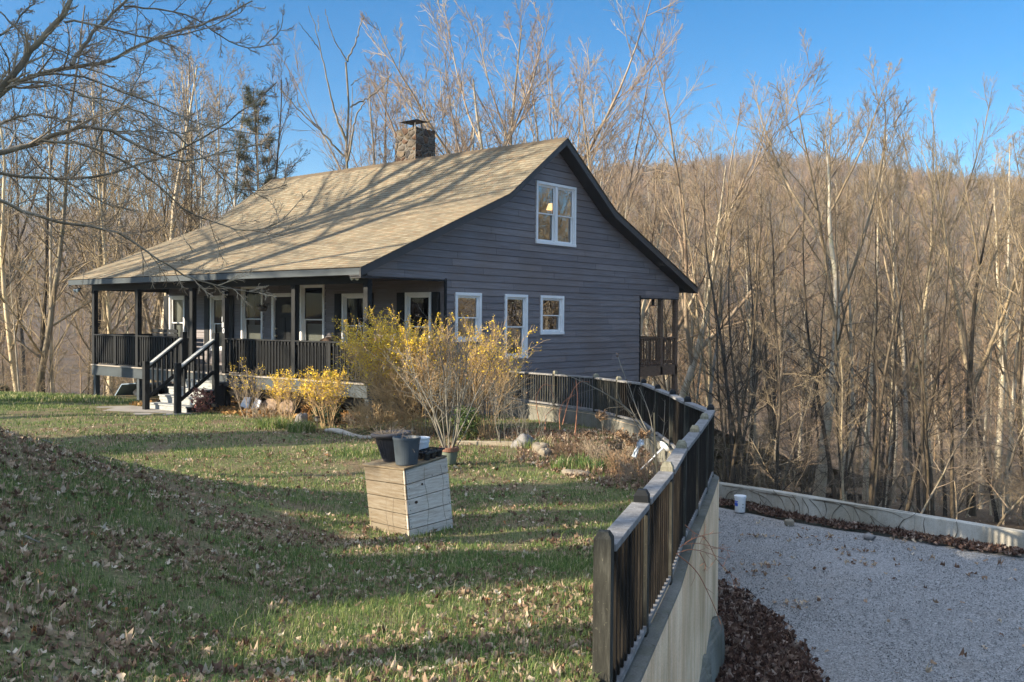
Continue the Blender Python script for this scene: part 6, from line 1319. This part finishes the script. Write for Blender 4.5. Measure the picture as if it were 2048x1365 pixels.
c = atX(1306, 605, -.35); e = empty('bird_feeder', c, 'dark bird feeder hanging in the open end of the back deck', 'bird feeder'); mb = MB(); mb.lathe([(.05, -.10), (.05, .10), (.09, .11), (.02, .17), (0, .17)], c, 14); part('feeder_tube', mb, 'metal_black', e); mb = MB(); mb.lathe([(.11, -.12), (.11, -.10), (0, -.10)], c, 14); part('tray', mb, 'redstem', e); mb = MB(); mb.tube([c + np.array([0, 0, .17]), np.array([c[0], c[1], 2.4])], .004, 4); part('hanger', mb, 'metal_black', e)
# lamp inside the upstairs room
c = atX(1104, 416, -.9); e = empty('table_lamp', c, 'lit lamp with a warm shade glowing inside the upstairs window', 'lamp'); mb = MB(); mb.lathe([(.17, -.06), (.11, .12)], c, 20, cap=False); part('lamp_shade', mb, 'lampglow', e); mb = MB(); mb.lathe([(.06, -.9), (.02, -.4), (.015, -.06)], c, 10); part('stand', mb, 'brass', e)

# ------------------------------------------------------------------ gravel court things
p = atZ(1480, 1024, -2.6); e = empty('lidded_bucket', p, 'tall white lidded pail with a blue label standing on the gravel by the low wall', 'bucket'); h = .375; k = h / .36; mb = MB(); mb.lathe([(0, .003), (.098 * k, 0), (.104 * k, .01), (.113 * k, .30)], p, 30, cap=False); part('pail', mb, 'plastic_white', e, smooth_=True); mb = MB(); mb.lathe([(.113 * k, .30), (.123 * k, .302), (.125 * k, .345), (.12 * k, .35), (0, .352)], p, 30, cap=False); part('lid', mb, 'plastic_white', e)
toc = math.atan2(CAM[1] - p[1], CAM[0] - p[0])
def decal(name, a0, a1, z0, z1, mt, poly=None, par=e):
    mb = MB(); n = 8; rad = lambda z: (.104 + .009 * (z - .01) / .29) * k + .0015
    if poly is None:
        for i in range(n):
            b0 = toc + a0 + (a1 - a0) * i / n; b1 = toc + a0 + (a1 - a0) * (i + 1) / n; mb.quad(*[(p[0] + rad(z) * math.cos(b), p[1] + rad(z) * math.sin(b), p[2] + z) for b, z in ((b0, z0), (b1, z0), (b1, z1), (b0, z1))])
    else: mb.add([(p[0] + rad(z) * math.cos(toc + b), p[1] + rad(z) * math.sin(toc + b), p[2] + z) for b, z in poly], [tuple(range(len(poly)))])
    part(name, mb, mt, par)
decal('label', -1.35, -.42, .135, .20, 'bluelabel'); decal('label', -1.35, -.42, .225, .245, 'bluelabel'); decal('label', -1.3, -.5, .207, .218, 'bluelabel')
decal('warning_mark', 0, 0, 0, 0, 'blackink', [(.42, .165), (.68, .165), (.55, .198)]); decal('warning_mark', 0, 0, 0, 0, 'blackink', [(.42, .12), (.55, .092), (.68, .12)])
# vines over the face of the low wall
def wall_pt(x, y):
    best = None
    for i in range(len(LW) - 1):
        a, b = LW[i], LW[i + 1]; n = np.array([b[1] - a[1], -(b[0] - a[0]), 0.]); n /= np.linalg.norm(n); q = onplane(x, y, n, n @ a + .012); t = ((q - a) @ (b - a)) / ((b - a) @ (b - a))
        if -.02 <= t <= 1.02: best = q
    return best if best is not None else onplane(x, y, n, n @ a + .012)
vin = empty('wall_vines', wall_pt(1650, 1020), 'bare dark vines clinging to the face of the low concrete wall', 'vine'); mb = MB(); sc3 = 2.935
for pts in ([(130, 210), (230, 222), (330, 245), (450, 268), (600, 285), (700, 300)], [(420, 255), (500, 275), (620, 290), (720, 296), (840, 312), (960, 335), (1100, 350), (1250, 372)], [(860, 320), (940, 345), (1040, 352), (1120, 362), (1190, 400)], [(520, 275), (560, 340), (545, 400)], [(600, 285), (640, 350), (625, 410)], [(730, 300), (745, 360), (725, 410)], [(150, 290), (165, 250), (220, 235), (260, 235)], [(290, 240), (330, 255), (400, 290), (450, 370)], [(430, 240), (480, 290), (500, 350), (525, 385)], [(540, 265), (580, 320), (590, 400)], [(640, 290), (690, 340), (720, 400)], [(690, 295), (760, 310), (830, 320), (880, 380), (890, 440)], [(830, 320), (780, 370), (770, 420)], [(900, 330), (930, 390), (950, 450)], [(820, 315), (900, 330), (1000, 380), (1060, 440), (1110, 455)], [(1000, 390), (1030, 440), (1040, 465)], [(1160, 465), (1190, 410), (1240, 395), (1270, 370)], [(1320, 490), (1310, 430), (1320, 400)], [(1490, 525), (1515, 480), (1505, 420)], [(340, 250), (360, 300), (400, 330)], [(300, 300), (370, 330), (390, 300)]):
    Q = resample(np.array([wall_pt(1400 + x / sc3, 900 + y / sc3) for x, y in pts]), 12); mb.tube(Q, [.007] * 6 + [.004] * 6, 5)
part('stems', mb, 'twig_dark', vin)
# bramble over the retaining wall
traced('bramble_vine', 'reddish bare bramble hanging over the retaining wall beside the fence', 'vine', [([(1352, 1108), (1372, 1122), (1390, 1138), (1402, 1155), (1413, 1180), (1425, 1205), (1442, 1248)], 2.6, 1.6, .1), ([(1352, 1108), (1378, 1098), (1402, 1102), (1425, 1110), (1445, 1117)], 2.2, 1., .3), ([(1360, 1095), (1380, 1080), (1402, 1072), (1420, 1068), (1440, 1066)], 2., 1., .3), ([(1370, 1050), (1385, 1064), (1400, 1072), (1412, 1076)], 2, 1, .2), ([(1400, 1105), (1412, 1130), (1408, 1145)], 2, 1, .2), ([(1405, 1072), (1420, 1090), (1432, 1120), (1460, 1148), (1480, 1162)], 2, .9, .6), ([(1364, 1090), (1395, 1086), (1430, 1095), (1470, 1105)], 1.8, .8, .4)], 6.6, 'redstem', 5, None, 8)
# dead twigs lying in the grass
for i, (pts, D, lab) in enumerate([([(50, 1098), (48, 1105), (60, 1122), (72, 1110), (80, 1095)], 6.3, 'curled pale dead twig in the grass at the left'), ([(82, 908), (105, 905), (125, 903)], 10.5, 'pale straight stick lying on the far left bank'), ([(205, 912), (215, 920), (225, 923), (238, 926)], 11.2, 'short grey broken stick on the middle of the bank')]):
    Q = resample(np.array([onplane(x, y, (0, 0, 1), float(atD(x, y, D)[2])) + np.array([0, 0, .0]) for x, y in pts]), 10); uvq = [to_uv(q[0], q[1]) for q in Q]; Q[:, 2] = [float(lawn_z(a, b)) + .03 for a, b in uvq]; single('dead_twig', MB().tube(Q, [.009] * 5 + [.005] * 5, 6), 'greystem', lab, 'twig', 'dead twigs on the lawn')
print('TREES', NTREE[0])

# ------------------------------------------------------------------ thin winter air over the valley
if HAZE > 0:
    mb = MB(); f = lambda u, v, z: tuple(uvz(u, v, z)); hb_, ht_ = float(GZ.min()) - 1, float(GZ.max()) + 18
    mb.hexa([f(-900, -900, hb_), f(900, -900, hb_), f(900, 900, hb_), f(-900, 900, hb_)], [f(-900, -900, ht_), f(900, -900, ht_), f(900, 900, ht_), f(-900, 900, ht_)])
    o = part('haze', mb, None); t = NT('valley_haze'); t.t.nodes.remove(t.b); pv = t.n('VolumePrincipled'); pv.inputs['Color'].default_value = (.8, .88, 1., 1); pv.inputs['Density'].default_value = HAZE; t.l(pv.outputs[0], t.out.inputs['Volume']); o.data.materials.append(t.m); o['kind'] = 'stuff'
